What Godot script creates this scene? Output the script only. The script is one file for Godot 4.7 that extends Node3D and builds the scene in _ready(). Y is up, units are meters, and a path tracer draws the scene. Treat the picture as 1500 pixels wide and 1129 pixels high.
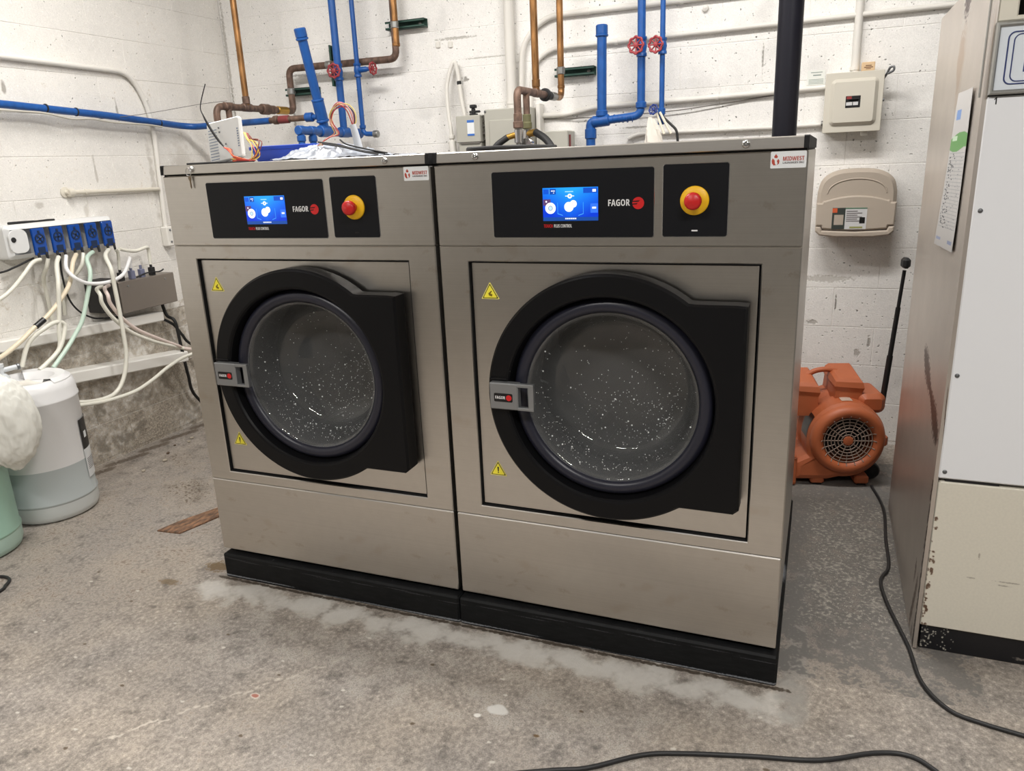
extends Node3D
# Back room of a laundry: two stainless washers on a black plinth, white block walls, pipes, detergent pumps, dryer.
# World: x along the washer fronts (0 = left edge of the left washer), y up from the floor, z = 0 at the washer fronts, +z to the camera.

const LW := -1.46      # face of the left wall (x)
const BW := -2.08      # face of the back wall (z)
const CEIL := 3.15
const BLK_W := 0.39
const BLK_H := 0.194

var taken := {}
var mats := {}

# ------------------------------------------------------------------ mesh builder
class MB:
	var v := PackedVector3Array()
	var n := PackedVector3Array()
	var t := PackedVector2Array()
	var own_uv := false
	func tri(a: Vector3, b: Vector3, c: Vector3, na: Vector3, nb: Vector3, nc: Vector3, ta := Vector2.ZERO, tb := Vector2.ZERO, tc := Vector2.ZERO) -> void:
		if (b - a).cross(c - a).dot(na + nb + nc) > 0.0:
			var x := b; b = c; c = x
			x = nb; nb = nc; nc = x
			var y := tb; tb = tc; tc = y
		v.append(a); v.append(b); v.append(c)
		n.append(na); n.append(nb); n.append(nc)
		t.append(ta); t.append(tb); t.append(tc)
	func quad(a: Vector3, b: Vector3, c: Vector3, d: Vector3, out: Vector3) -> void:
		var nn := (b - a).cross(c - a)
		if nn.length() < 1e-12:
			nn = (c - a).cross(d - a)
		nn = nn.normalized()
		if nn.dot(out) < 0.0:
			nn = -nn
		tri(a, b, c, nn, nn, nn)
		tri(a, c, d, nn, nn, nn)
	func uvquad(a: Vector3, b: Vector3, c: Vector3, d: Vector3, out: Vector3) -> void:
		# a = top left, b = top right, c = bottom right, d = bottom left of a picture
		own_uv = true
		tri(a, b, c, out, out, out, Vector2(0, 0), Vector2(1, 0), Vector2(1, 1))
		tri(a, c, d, out, out, out, Vector2(0, 0), Vector2(1, 1), Vector2(0, 1))
	func box(c: Vector3, s: Vector3, bev := 0.0, b := Basis()) -> void:
		var h := s * 0.5
		bev = minf(bev, minf(h.x, minf(h.y, h.z)) * 0.95)
		for ax in 3:
			var u := (ax + 1) % 3
			var w := (ax + 2) % 3
			for sg in [-1.0, 1.0]:
				var q := []
				for k in [[-1, -1], [1, -1], [1, 1], [-1, 1]]:
					var p := Vector3()
					p[ax] = sg * h[ax]
					p[u] = k[0] * (h[u] - bev)
					p[w] = k[1] * (h[w] - bev)
					q.append(c + b * p)
				var o := Vector3(); o[ax] = sg
				quad(q[0], q[1], q[2], q[3], b * o)
		if bev <= 0.0:
			return
		for ax in 3:
			var u := (ax + 1) % 3
			var w := (ax + 2) % 3
			for su in [-1.0, 1.0]:
				for sw in [-1.0, 1.0]:
					var q := []
					for k in [[-1, 0], [1, 0], [1, 1], [-1, 1]]:
						var p := Vector3()
						p[ax] = k[0] * (h[ax] - bev)
						p[u] = su * (h[u] - (bev if k[1] == 1 else 0.0))
						p[w] = sw * (h[w] - (0.0 if k[1] == 1 else bev))
						q.append(c + b * p)
					var o := Vector3(); o[u] = su; o[w] = sw
					quad(q[0], q[1], q[2], q[3], b * o)
		for sx in [-1.0, 1.0]:
			for sy in [-1.0, 1.0]:
				for sz in [-1.0, 1.0]:
					var p1 := Vector3(sx * h.x, sy * (h.y - bev), sz * (h.z - bev))
					var p2 := Vector3(sx * (h.x - bev), sy * h.y, sz * (h.z - bev))
					var p3 := Vector3(sx * (h.x - bev), sy * (h.y - bev), sz * h.z)
					var o := b * Vector3(sx, sy, sz).normalized()
					tri(c + b * p1, c + b * p2, c + b * p3, o, o, o)
	func bar(x0: float, x1: float, y0: float, y1: float, z0: float, z1: float, bev := 0.0) -> void:
		box(Vector3(x0 + x1, y0 + y1, z0 + z1) * 0.5, Vector3(x1 - x0, y1 - y0, z1 - z0), bev)
	func tube(p: Array, r, sides := 12, caps := true) -> void:
		var m := p.size()
		var rad := []
		for i in m:
			rad.append(r[i] if r is Array else r)
		var tan := []
		for i in m:
			var a: Vector3 = p[maxi(i - 1, 0)]
			var b: Vector3 = p[mini(i + 1, m - 1)]
			tan.append((b - a).normalized())
		var up := Vector3.UP if absf(tan[0].y) < 0.9 else Vector3.RIGHT
		var side: Vector3 = tan[0].cross(up).normalized()
		var rings := []
		var nors := []
		for i in m:
			side = (side - tan[i] * side.dot(tan[i])).normalized()
			var w: Vector3 = tan[i].cross(side)
			var ring := []
			var nr := []
			for k in sides:
				var an := TAU * k / sides
				var d: Vector3 = side * cos(an) + w * sin(an)
				nr.append(d)
				ring.append(p[i] + d * rad[i])
			rings.append(ring)
			nors.append(nr)
		for i in m - 1:
			for k in sides:
				var k2 := (k + 1) % sides
				tri(rings[i][k], rings[i + 1][k], rings[i + 1][k2], nors[i][k], nors[i + 1][k], nors[i + 1][k2])
				tri(rings[i][k], rings[i + 1][k2], rings[i][k2], nors[i][k], nors[i + 1][k2], nors[i][k2])
		if caps:
			for k in sides:
				var k2 := (k + 1) % sides
				tri(p[0], rings[0][k], rings[0][k2], -tan[0], -tan[0], -tan[0])
				tri(p[m - 1], rings[m - 1][k], rings[m - 1][k2], tan[m - 1], tan[m - 1], tan[m - 1])
	func lathe(pr: Array, segs := 32, xf := Transform3D(), soft := 0.6) -> void:
		# pr: Vector2(radius, height); the axis is y of xf
		var m := pr.size()
		var sn := []
		for i in m - 1:
			var d: Vector2 = pr[i + 1] - pr[i]
			sn.append(Vector2(d.y, -d.x).normalized())
		for i in m - 1:
			var n0: Vector2 = sn[i]
			var n1: Vector2 = sn[i]
			if i > 0 and sn[i - 1].dot(sn[i]) > soft:
				n0 = (sn[i] + sn[i - 1]).normalized()
			if i < m - 2 and sn[i + 1].dot(sn[i]) > soft:
				n1 = (sn[i] + sn[i + 1]).normalized()
			for k in segs:
				var a0 := TAU * k / segs
				var a1 := TAU * (k + 1) / segs
				var e0 := Vector3(cos(a0), 0, sin(a0))
				var e1 := Vector3(cos(a1), 0, sin(a1))
				var b0: float = pr[i].x
				var b1: float = pr[i + 1].x
				var y0 := Vector3(0, pr[i].y, 0)
				var y1 := Vector3(0, pr[i + 1].y, 0)
				var q := [xf * (e0 * b0 + y0), xf * (e1 * b0 + y0), xf * (e1 * b1 + y1), xf * (e0 * b1 + y1)]
				var nn := [xf.basis * (e0 * n0.x + Vector3(0, n0.y, 0)), xf.basis * (e1 * n0.x + Vector3(0, n0.y, 0)), xf.basis * (e1 * n1.x + Vector3(0, n1.y, 0)), xf.basis * (e0 * n1.x + Vector3(0, n1.y, 0))]
				if b0 > 1e-6:
					tri(q[0], q[1], q[2], nn[0], nn[1], nn[2])
				if b1 > 1e-6:
					tri(q[0], q[2], q[3], nn[0], nn[2], nn[3])
	func loft(rings: Array, loop := true) -> void:
		# rings of equal count, smooth around where the bend is small
		for i in rings.size() - 1:
			var a: Array = rings[i]
			var b: Array = rings[i + 1]
			var m := a.size()
			var fn := []
			for k in m:
				var k2 := (k + 1) % m
				fn.append((b[k2] - a[k]).cross(a[k2] - b[k]).normalized())
			for k in (m if loop else m - 1):
				var k2 := (k + 1) % m
				var km := (k - 1 + m) % m
				var f: Vector3 = fn[k]
				var na := f
				var nb := f
				if fn[km].dot(f) > 0.85:
					na = (f + fn[km]).normalized()
				if fn[k2].dot(f) > 0.85:
					nb = (f + fn[k2]).normalized()
				tri(a[k], a[k2], b[k2], na, nb, nb)
				tri(a[k], b[k2], b[k], na, nb, na)
	func cloth(rings: Array, loop := true) -> void:
		# like loft, with normals averaged over all neighbouring faces
		var rn := rings.size()
		var m: int = rings[0].size()
		var nor := []
		for i in rn:
			var row := []
			row.resize(m)
			row.fill(Vector3.ZERO)
			nor.append(row)
		var last := m if loop else m - 1
		for i in rn - 1:
			for k in last:
				var k2 := (k + 1) % m
				var f: Vector3 = (rings[i + 1][k2] - rings[i][k]).cross(rings[i][k2] - rings[i + 1][k])
				nor[i][k] += f; nor[i][k2] += f; nor[i + 1][k] += f; nor[i + 1][k2] += f
		for i in rn:
			for k in m:
				nor[i][k] = nor[i][k].normalized()
		for i in rn - 1:
			for k in last:
				var k2 := (k + 1) % m
				tri(rings[i][k], rings[i][k2], rings[i + 1][k2], nor[i][k], nor[i][k2], nor[i + 1][k2])
				tri(rings[i][k], rings[i + 1][k2], rings[i + 1][k], nor[i][k], nor[i + 1][k2], nor[i + 1][k])
	func plate(poly: PackedVector2Array, z0: float, z1: float, bev := 0.0, xf := Transform3D()) -> void:
		# an outline in x, y with thickness from z0 (back) to z1 (front)
		var p := poly
		if Geometry2D.is_polygon_clockwise(p):
			p = poly.duplicate(); p.reverse()
		var m := p.size()
		var ins := PackedVector2Array()
		for k in m:
			var d0 := (p[k] - p[(k - 1 + m) % m]).normalized()
			var d1 := (p[(k + 1) % m] - p[k]).normalized()
			var nn := Vector2(-d0.y - d1.y, d0.x + d1.x)
			nn = nn / maxf(0.5, nn.length_squared() * 0.5)
			ins.append(p[k] + nn * bev)
		var ix := Geometry2D.triangulate_polygon(ins)
		var o := xf.basis * Vector3(0, 0, 1)
		for k in range(0, ix.size(), 3):
			var q := []
			for j in 3:
				q.append(xf * Vector3(ins[ix[k + j]].x, ins[ix[k + j]].y, z1))
			tri(q[0], q[1], q[2], o, o, o)
		ix = Geometry2D.triangulate_polygon(p)
		for k in range(0, ix.size(), 3):
			var q := []
			for j in 3:
				q.append(xf * Vector3(p[ix[k + j]].x, p[ix[k + j]].y, z0))
			tri(q[0], q[1], q[2], -o, -o, -o)
		for k in m:
			var k2 := (k + 1) % m
			var e := p[k2] - p[k]
			var out := xf.basis * Vector3(e.y, -e.x, 0)
			quad(xf * Vector3(p[k].x, p[k].y, z0), xf * Vector3(p[k2].x, p[k2].y, z0), xf * Vector3(p[k2].x, p[k2].y, z1 - bev), xf * Vector3(p[k].x, p[k].y, z1 - bev), out)
			if bev > 0.0:
				quad(xf * Vector3(p[k].x, p[k].y, z1 - bev), xf * Vector3(p[k2].x, p[k2].y, z1 - bev), xf * Vector3(ins[k2].x, ins[k2].y, z1), xf * Vector3(ins[k].x, ins[k].y, z1), out.normalized() + o)
	func mesh() -> ArrayMesh:
		var a := []
		a.resize(Mesh.ARRAY_MAX)
		if not own_uv:
			for i in v.size():
				var w := n[i].abs()
				t[i] = Vector2(v[i].x, -v[i].y) if w.z >= w.x and w.z >= w.y else (Vector2(v[i].z, -v[i].y) if w.x >= w.y else Vector2(v[i].x, v[i].z))
		a[Mesh.ARRAY_VERTEX] = v
		a[Mesh.ARRAY_NORMAL] = n
		a[Mesh.ARRAY_TEX_UV] = t
		var m := ArrayMesh.new()
		m.add_surface_from_arrays(Mesh.PRIMITIVE_TRIANGLES, a)
		return m

# ------------------------------------------------------------------ scene helpers
func numbered(called: String) -> String:
	if not taken.has(called):
		taken[called] = 0
		return called
	taken[called] += 1
	return "%s_%03d" % [called, taken[called]]

func tag(o: Node, label: String, category := "", group := "", kind := "") -> void:
	o.set_meta("label", label)
	if category: o.set_meta("category", category)
	if group: o.set_meta("group", group)
	if kind: o.set_meta("kind", kind)

func thing(called: String, label: String, category: String, at := Vector3.ZERO, group := "", turn := 0.0) -> Node3D:
	var o := Node3D.new()
	o.name = numbered(called)
	add_child(o)
	o.position = at
	o.rotation.y = turn
	tag(o, label, category, group)
	return o

# a part; world-space geometry of an unturned thing is moved back by the thing's own position
func part(parent: Node3D, called: String, mb, m: Material, label := "", world := true) -> MeshInstance3D:
	var o := MeshInstance3D.new()
	o.name = called
	o.mesh = mb.mesh() if mb is MB else mb
	o.material_override = m
	parent.add_child(o, true)
	if world and parent.get_parent() == self and not parent is MeshInstance3D:
		o.position = -parent.position
	if label: o.set_meta("label", label)
	return o

func solo(called: String, mb, m: Material, label: String, category: String, group := "", kind := "") -> MeshInstance3D:
	var o := MeshInstance3D.new()
	o.name = numbered(called)
	o.mesh = mb.mesh() if mb is MB else mb
	o.material_override = m
	add_child(o)
	tag(o, label, category, group, kind)
	return o

func c8(r: float, g: float, b: float) -> Color:
	return Color(r / 255.0, g / 255.0, b / 255.0)

func M(key: String, col := Color.WHITE, rough := 0.5, metal := 0.0, shine := 0.5) -> StandardMaterial3D:
	if not mats.has(key):
		var m := StandardMaterial3D.new()
		m.resource_name = key
		m.albedo_color = col
		m.roughness = rough
		m.metallic = metal
		m.metallic_specular = shine
		mats[key] = m
	return mats[key]

func round_path(pts: Array, rad: float, seg := 6) -> Array:
	var out := [pts[0]]
	for i in range(1, pts.size() - 1):
		var a: Vector3 = pts[i - 1]
		var b: Vector3 = pts[i]
		var c: Vector3 = pts[i + 1]
		var r := minf(rad, minf(a.distance_to(b), b.distance_to(c)) * 0.49)
		var p0 := b + (a - b).normalized() * r
		var p1 := b + (c - b).normalized() * r
		for k in seg + 1:
			var f := float(k) / seg
			out.append(p0.lerp(b, f).lerp(b.lerp(p1, f), f))
	out.append(pts[-1])
	return out

func smooth_path(pts: Array, per := 6) -> Array:
	var out := []
	for i in pts.size() - 1:
		var a: Vector3 = pts[maxi(i - 1, 0)]
		var b: Vector3 = pts[i]
		var c: Vector3 = pts[i + 1]
		var d: Vector3 = pts[mini(i + 2, pts.size() - 1)]
		for k in per:
			out.append(b.cubic_interpolate(c, a, d, float(k) / per))
	out.append(pts[-1])
	return out

func V(a: Array) -> Array:
	var out := []
	for p in a:
		out.append(Vector3(p[0], p[1], p[2]))
	return out

func pipe(parent: Node3D, called: String, pts: Array, r: float, m: Material, bend := 0.0, sides := 16) -> MeshInstance3D:
	var mb := MB.new()
	var p := V(pts)
	mb.tube(round_path(p, bend) if bend > 0.0 else p, r, sides)
	return part(parent, called, mb, m)

func axis_xf(at: Vector3, dir: Vector3) -> Transform3D:
	# a frame whose y runs along dir
	var y := dir.normalized()
	var x := y.cross(Vector3.FORWARD if absf(y.z) < 0.9 else Vector3.UP).normalized()
	return Transform3D(Basis(x, y, x.cross(y)), at)

func collar(parent: Node3D, called: String, at: Array, dir: Array, r: float, w: float, m: Material) -> MeshInstance3D:
	var mb := MB.new()
	var b := minf(r * 0.15, w * 0.25)
	mb.lathe([Vector2(0, -w / 2), Vector2(r - b, -w / 2), Vector2(r, -w / 2 + b), Vector2(r, w / 2 - b), Vector2(r - b, w / 2), Vector2(0, w / 2)], 20, axis_xf(Vector3(at[0], at[1], at[2]), Vector3(dir[0], dir[1], dir[2])), 0.8)
	return part(parent, called, mb, m)

func lettering(parent: Node3D, called: String, s: String, cap: float, width: float, m: Material, at: Vector3, turn := Vector3.ZERO) -> MeshInstance3D:
	var f := SystemFont.new()
	f.font_names = PackedStringArray(["Droid Sans"])
	f.font_weight = 700
	var tm := TextMesh.new()
	tm.text = s
	tm.font = f
	tm.font_size = 48
	tm.depth = 0.0006
	tm.curve_step = 2.0
	tm.pixel_size = cap / (48.0 * 0.714)
	var o := MeshInstance3D.new()
	o.name = called
	o.mesh = tm
	o.material_override = m
	parent.add_child(o, true)
	o.position = at
	o.rotation = turn
	var w := tm.get_aabb().size.x
	if width > 0.0 and w > 0.0:
		o.scale.x = width / w
	return o

func rrect(x0: float, y0: float, x1: float, y1: float, r: float, seg := 5) -> PackedVector2Array:
	var out := PackedVector2Array()
	for q in [[x1 - r, y0 + r, -PI / 2], [x1 - r, y1 - r, 0.0], [x0 + r, y1 - r, PI / 2], [x0 + r, y0 + r, PI]]:
		for k in seg + 1:
			var a: float = q[2] + PI / 2 * k / seg
			out.append(Vector2(q[0] + cos(a) * r, q[1] + sin(a) * r))
	return out

func circle(c: Vector2, r: float, seg := 32) -> PackedVector2Array:
	var out := PackedVector2Array()
	for k in seg:
		out.append(c + Vector2(cos(TAU * k / seg), sin(TAU * k / seg)) * r)
	return out

func noise_bytes(w: int, h: int, freq: float, sd: int, oct := 3, kind := FastNoiseLite.TYPE_SIMPLEX_SMOOTH) -> PackedByteArray:
	var f := FastNoiseLite.new()
	f.noise_type = kind
	f.seed = sd
	f.frequency = freq
	f.fractal_octaves = oct
	if oct <= 1:
		f.fractal_type = FastNoiseLite.FRACTAL_NONE
	var im := f.get_image(w, h, false, false, true)
	im.convert(Image.FORMAT_L8)
	return im.get_data()

func noise_tex(w: int, freq: float, sd: int, lo: float, hi: float, oct := 3, stretch := 1.0) -> ImageTexture:
	var f := FastNoiseLite.new()
	f.seed = sd
	f.frequency = freq
	f.fractal_octaves = oct
	var im := f.get_seamless_image(w, int(w / stretch), false, false, 0.15, true)
	im.convert(Image.FORMAT_L8)
	var d := im.get_data()
	for i in d.size():
		d[i] = int(clampf(lo + (hi - lo) * d[i] / 255.0, 0, 1) * 255)
	im = Image.create_from_data(im.get_width(), im.get_height(), false, Image.FORMAT_L8, d)
	if stretch != 1.0:
		im.resize(w, w, Image.INTERPOLATE_CUBIC)
	return ImageTexture.create_from_image(im)

# ------------------------------------------------------------------ start
func _ready() -> void:
	var cam := Camera3D.new()
	cam.name = "camera"
	add_child(cam)
	cam.transform = Transform3D(Basis(Vector3(0.92899, -0.04077, -0.36785), Vector3(-0.06829, 0.95796, -0.27866), Vector3(0.36374, 0.284, 0.88715)).orthonormalized(), Vector3(2.0102, 1.4625, 1.9682))
	cam.fov = 53.88
	cam.near = 0.05
	cam.current = true
	var env := Environment.new()
	env.background_mode = Environment.BG_COLOR
	env.background_color = Color(0.02, 0.02, 0.02)
	env.ambient_light_source = Environment.AMBIENT_SOURCE_DISABLED
	env.tonemap_mode = Environment.TONE_MAPPER_LINEAR
	env.tonemap_exposure = 1.0
	env.sdfgi_enabled = true
	env.ssao_enabled = true
	env.ssil_enabled = true
	var we := WorldEnvironment.new()
	we.name = "environment"
	we.environment = env
	add_child(we)
	# fluorescent fittings: [x, z, energy, label]
	ceiling_light(Vector3(-0.15, CEIL, -0.35), 4.7, "twin tube ceiling light nearest the left wall")
	ceiling_light(Vector3(1.75, CEIL, -0.7), 5.2, "twin tube ceiling light above the gap beside the dryer")
	ceiling_light(Vector3(0.3, CEIL, 2.3), 4.4, "added twin tube ceiling light over the open floor, lighting the washer fronts")  # unseen fitting, added to light the washer fronts
	ceiling_light(Vector3(2.9, CEIL, 2.1), 7.0, "added twin tube ceiling light farthest to the right, lighting the fronts")  # unseen fitting, added to brighten the washer and dryer fronts
	surfaces()
	room()
	washer(Vector3(0, 0, 0), 0.0042, false)
	washer(Vector3(0.993, 0, -0.004), -0.0042, true)
	plinths()
	dryer()
	air_mover()
	copper_left()
	copper_right()
	blue_left()
	blue_right()
	vent_pipe()
	conduits()
	boxes()
	hose_box()
	pumps()
	drums()
	on_washers()
	floor_things()

func ceiling_light(at: Vector3, energy: float, label: String) -> void:
	var t := thing("ceiling_light", label, "ceiling light", at, "fluorescent ceiling lights")
	var mb := MB.new()
	mb.bar(-0.62, 0.62, -0.07, 0.0, -0.11, 0.11, 0.006)
	part(t, "housing", mb, M("fitting_white", c8(225, 224, 220), 0.4), "", false)
	for z in [-0.055, 0.055]:
		mb = MB.new()
		mb.tube([Vector3(-0.59, -0.088, z), Vector3(0.59, -0.088, z)], 0.016, 12)
		var lm := M("tube_glow", Color.WHITE, 0.4)
		lm.emission_enabled = true
		lm.emission = Color(1.0, 0.98, 0.95)
		lm.emission_energy_multiplier = 6.0
		part(t, "light_tube", mb, lm, "", false)
	for x in [-0.605, 0.605]:
		mb = MB.new()
		mb.bar(x - 0.012, x + 0.012, -0.11, -0.068, -0.08, 0.08, 0.004)
		part(t, "tube_holder", mb, M("fitting_white"), "", false)
	var l := AreaLight3D.new()
	l.name = "glow"
	l.area_size = Vector2(1.18, 0.16)
	l.light_color = Color(1.0, 0.988, 0.975)
	l.light_energy = energy
	l.area_range = 12.0
	l.area_attenuation = 2.0
	l.shadow_enabled = true
	t.add_child(l)
	l.position = Vector3(0, -0.112, 0)
	l.rotation.x = -PI / 2

# ------------------------------------------------------------------ computed surfaces
func tri_mat(key: String, tex: ImageTexture, scale: Vector3, offset: Vector3, rough: float, relief: float) -> StandardMaterial3D:
	var m := M(key, Color.WHITE, rough)
	m.albedo_texture = tex
	m.uv1_triplanar = true
	m.uv1_world_triplanar = true
	m.uv1_triplanar_sharpness = 8.0
	m.uv1_scale = scale
	m.uv1_offset = offset
	if relief > 0.0:
		m.heightmap_enabled = true
		m.heightmap_texture = tex
		m.heightmap_scale = relief
	return m

func surfaces() -> void:
	M("galvanised", c8(150, 150, 147), 0.4, 0.9)
	floor_surface()
	wall_surfaces()
	var st := M("steel", c8(212, 208, 202), 0.3, 1.0)
	var w := 1024
	var f := noise_bytes(w, w, 0.02, 7, 3)
	var g := noise_bytes(w, w, 0.10, 8, 2)
	var d := PackedByteArray()
	d.resize(w * w * 3)
	var rng := RandomNumberGenerator.new()
	rng.seed = 2
	for y in w:
		# brushing marks run level
		var line := rng.randf_range(-0.012, 0.012)
		for x in w:
			var i := y * w + x
			var v := 0.975 + line + 0.016 * (f[i] / 255.0 - 0.5)
			d[i * 3] = int(255 * v); d[i * 3 + 1] = int(255 * v); d[i * 3 + 2] = int(255 * v)
	# greasy finger marks
	for k in 22:
		var q := rng.randf()
		stamp(d, w, w, rng.randf() * w, (0.60 + 0.28 * rng.randf()) * w, 10 + 16 * q, 5 + 8 * rng.randf(), [222, 214, 206], 0.4, g, 0.8, rng.randf_range(-0.6, 0.6))
	for k in 8:
		stamp(d, w, w, rng.randf() * w, rng.randf() * w, 50, 20, [236, 230, 224], 0.5, f, 0.8, rng.randf_range(-0.6, 0.6))
	st.albedo_texture = ImageTexture.create_from_image(Image.create_from_data(w, w, false, Image.FORMAT_RGB8, d))
	st.uv1_scale = Vector3(1.02, 1.02, 1)
	st.roughness = 0.30
	st.anisotropy_enabled = true
	st.anisotropy = 0.55

func stamp(d: PackedByteArray, w: int, h: int, cx: float, cy: float, rx: float, ry: float, col: Array, strength: float, grain: PackedByteArray, edge := 0.35, turn := 0.0) -> void:
	# a patch of another colour with a ragged, grainy outline; all in pixels
	var r := int(maxf(rx, ry) * 1.3) + 1
	var ca := cos(turn)
	var sa := sin(turn)
	for y in range(maxi(0, int(cy) - r), mini(h, int(cy) + r + 1)):
		for x in range(maxi(0, int(cx) - r), mini(w, int(cx) + r + 1)):
			var dx := x - cx
			var dy := y - cy
			var u := (dx * ca + dy * sa) / rx
			var q := (-dx * sa + dy * ca) / ry
			var i := y * w + x
			var g := grain[i] / 255.0
			var k := 1.0 - sqrt(u * u + q * q) + (g - 0.5) * 1.1
			if k > 0.0:
				var f := minf(k / edge, 1.0) * strength
				d[i * 3] = int(lerpf(d[i * 3], col[0], f))
				d[i * 3 + 1] = int(lerpf(d[i * 3 + 1], col[1], f))
				d[i * 3 + 2] = int(lerpf(d[i * 3 + 2], col[2], f))

func flake(d: PackedByteArray, w: int, h: int, r: Rect2, na: PackedByteArray, nb: PackedByteArray, at: float, col: Array, strength: float) -> void:
	# another colour wherever the grain is above a threshold; the outline of the area is broken up as well
	for y in range(maxi(0, int(r.position.y)), mini(h, int(r.end.y))):
		for x in range(maxi(0, int(r.position.x)), mini(w, int(r.end.x))):
			var i := y * w + x
			var u := absf((x - r.position.x) / r.size.x - 0.5) * 2.0
			var q := absf((y - r.position.y) / r.size.y - 0.5) * 2.0
			var k := 0.6 * na[i] / 255.0 + 0.4 * nb[i] / 255.0 - at - 0.5 * maxf(0.0, maxf(u, q) - 0.6)
			if k > 0.0:
				var f := minf(k * 9.0, 1.0) * strength
				for j in 3:
					d[i * 3 + j] = int(lerpf(d[i * 3 + j], col[j], f))

func floor_surface() -> void:
	# covers x -1.6 .. 2.9, z -2.1 .. 1.0
	var w := 2048
	var h := 1411
	var n1 := noise_bytes(w, h, 0.004, 11, 4)
	var n2 := noise_bytes(w, h, 0.02, 12, 4)
	var n3 := noise_bytes(w, h, 0.11, 13, 3)
	var n4 := noise_bytes(w, h, 0.45, 14, 1)
	var d := PackedByteArray()
	d.resize(w * h * 3)
	for i in w * h:
		var a := n1[i] / 255.0
		var b := n2[i] / 255.0
		var c := n3[i] / 255.0
		var e := n4[i] / 255.0
		var v := 1.02 + 0.22 * (b - 0.5) + 0.36 * (c - 0.5) + 0.30 * (e - 0.5)
		if c > 0.70:
			v += (c - 0.70) * 0.8
		if b < 0.28:
			v -= (0.28 - b) * 0.6
		v += 0.08 * (a - 0.5)
		d[i * 3] = int(clampf((150 + 4 * (a - 0.5)) * v, 0, 255))
		d[i * 3 + 1] = int(clampf((142 + 1 * (a - 0.5)) * v, 0, 255))
		d[i * 3 + 2] = int(clampf((133 - 4 * (a - 0.5)) * v, 0, 255))
	var s := w / 4.5
	# pale cement smeared along the front of the plinth and down the right side of the right washer
	for k in 26:
		var x := 0.03 + k * 0.077
		stamp(d, w, h, (x + 1.6) * s, (0.095 + 0.018 * sin(k * 2.1) + 2.1) * s, 0.10 * s, (0.062 + 0.018 * sin(k * 1.3)) * s, [196, 193, 187], 0.75, n2, 0.6)
	for k in 10:
		stamp(d, w, h, (2.03 + 1.6) * s, (-0.62 + k * 0.08 + 2.1) * s, 0.05 * s, 0.07 * s, [150, 147, 141], 0.6, n2, 0.4)
	# dark line of dirt against the plinth
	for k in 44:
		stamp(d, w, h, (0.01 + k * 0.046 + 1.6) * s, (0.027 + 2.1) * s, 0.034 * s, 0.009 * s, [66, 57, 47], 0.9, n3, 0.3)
	# darker grey concrete in the aisle with remnants of a pale skin
	flake(d, w, h, Rect2(3.50 * s, 0.3 * s, 0.62 * s, 1.75 * s), n2, n3, 0.26, [98, 96, 93], 0.75)
	flake(d, w, h, Rect2(3.58 * s, 0.60 * s, 0.44 * s, 1.36 * s), n2, n3, 0.54, [150, 146, 137], 0.5)
	flake(d, w, h, Rect2(3.58 * s, 0.60 * s, 0.44 * s, 1.36 * s), n3, n4, 0.59, [192, 186, 172], 0.75)
	# darker and paler areas of the open floor
	flake(d, w, h, Rect2(0.3 * s, 0.6 * s, 1.3 * s, 2.3 * s), n3, n2, 0.60, [98, 85, 74], 0.6)
	flake(d, w, h, Rect2(1.2 * s, 2.2 * s, 3.2 * s, 0.85 * s), n3, n2, 0.66, [112, 100, 88], 0.5)
	flake(d, w, h, Rect2(1.5 * s, 2.12 * s, 2.2 * s, 0.5 * s), n2, n4, 0.56, [178, 174, 166], 0.5)
	# crumbling patch along the left wall
	for k in 30:
		stamp(d, w, h, (-1.42 + 0.06 * fposmod(k * 0.73, 1.0) + 1.6) * s, (-1.7 + k * 0.055 + 2.1) * s, 0.03 * s, 0.045 * s, [82, 70, 58], 0.6, n3, 0.3)
	flake(d, w, h, Rect2(0.14 * s, 0.3 * s, 1.0 * s, 1.7 * s), n3, n1, 0.62, [84, 72, 60], 0.75)
	flake(d, w, h, Rect2(0.2 * s, 0.5 * s, 1.1 * s, 1.5 * s), n2, n3, 0.66, [186, 174, 158], 0.6)
	# brown stains by the corner of the plinth
	stamp(d, w, h, (-0.07 + 1.6) * s, (-0.03 + 2.1) * s, 0.06 * s, 0.04 * s, [92, 70, 40], 0.7, n3, 0.3)
	stamp(d, w, h, (-0.17 + 1.6) * s, (0.12 + 2.1) * s, 0.05 * s, 0.02 * s, [104, 84, 58], 0.6, n3, 0.3)
	# old chips and scratches in the open floor
	for q in [[0.57, 0.534, 0.021, 0.013, 222, 214, 204], [0.57, 0.534, 0.016, 0.009, 158, 98, 84], [1.27, 0.36, 0.03, 0.02, 205, 203, 198], [1.22, 0.40, 0.014, 0.01, 225, 222, 215], [1.4, 0.42, 0.012, 0.007, 96, 74, 48]]:
		stamp(d, w, h, (q[0] + 1.6) * s, (q[1] + 2.1) * s, q[2] * s, q[3] * s, [q[4], q[5], q[6]], 0.9, n2, 0.3)
	for k in 46:
		var f := k / 45.0
		if fposmod(k * 0.618, 1.0) < 0.72:
			stamp(d, w, h, (0.305 + f * 0.42 + 1.6) * s, (0.80 - f * 0.50 + 0.012 * sin(k * 0.8) + 2.1) * s, 0.012 * s, 0.006 * s, [206, 197, 184], 0.65 * (1.0 - 0.6 * f), n3, 0.4, -0.9)
	for k in 60:
		stamp(d, w, h, (-0.5 + 2.9 * fposmod(k * 0.618, 1.0) + 1.6) * s, (0.15 + 0.8 * fposmod(k * 0.414, 1.0) + 2.1) * s, 0.008 * s, 0.005 * s, [205, 200, 190] if k % 3 else [84, 70, 54], 0.8, n3, 0.3)
	var tex := ImageTexture.create_from_image(Image.create_from_data(w, h, false, Image.FORMAT_RGB8, d))
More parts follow.
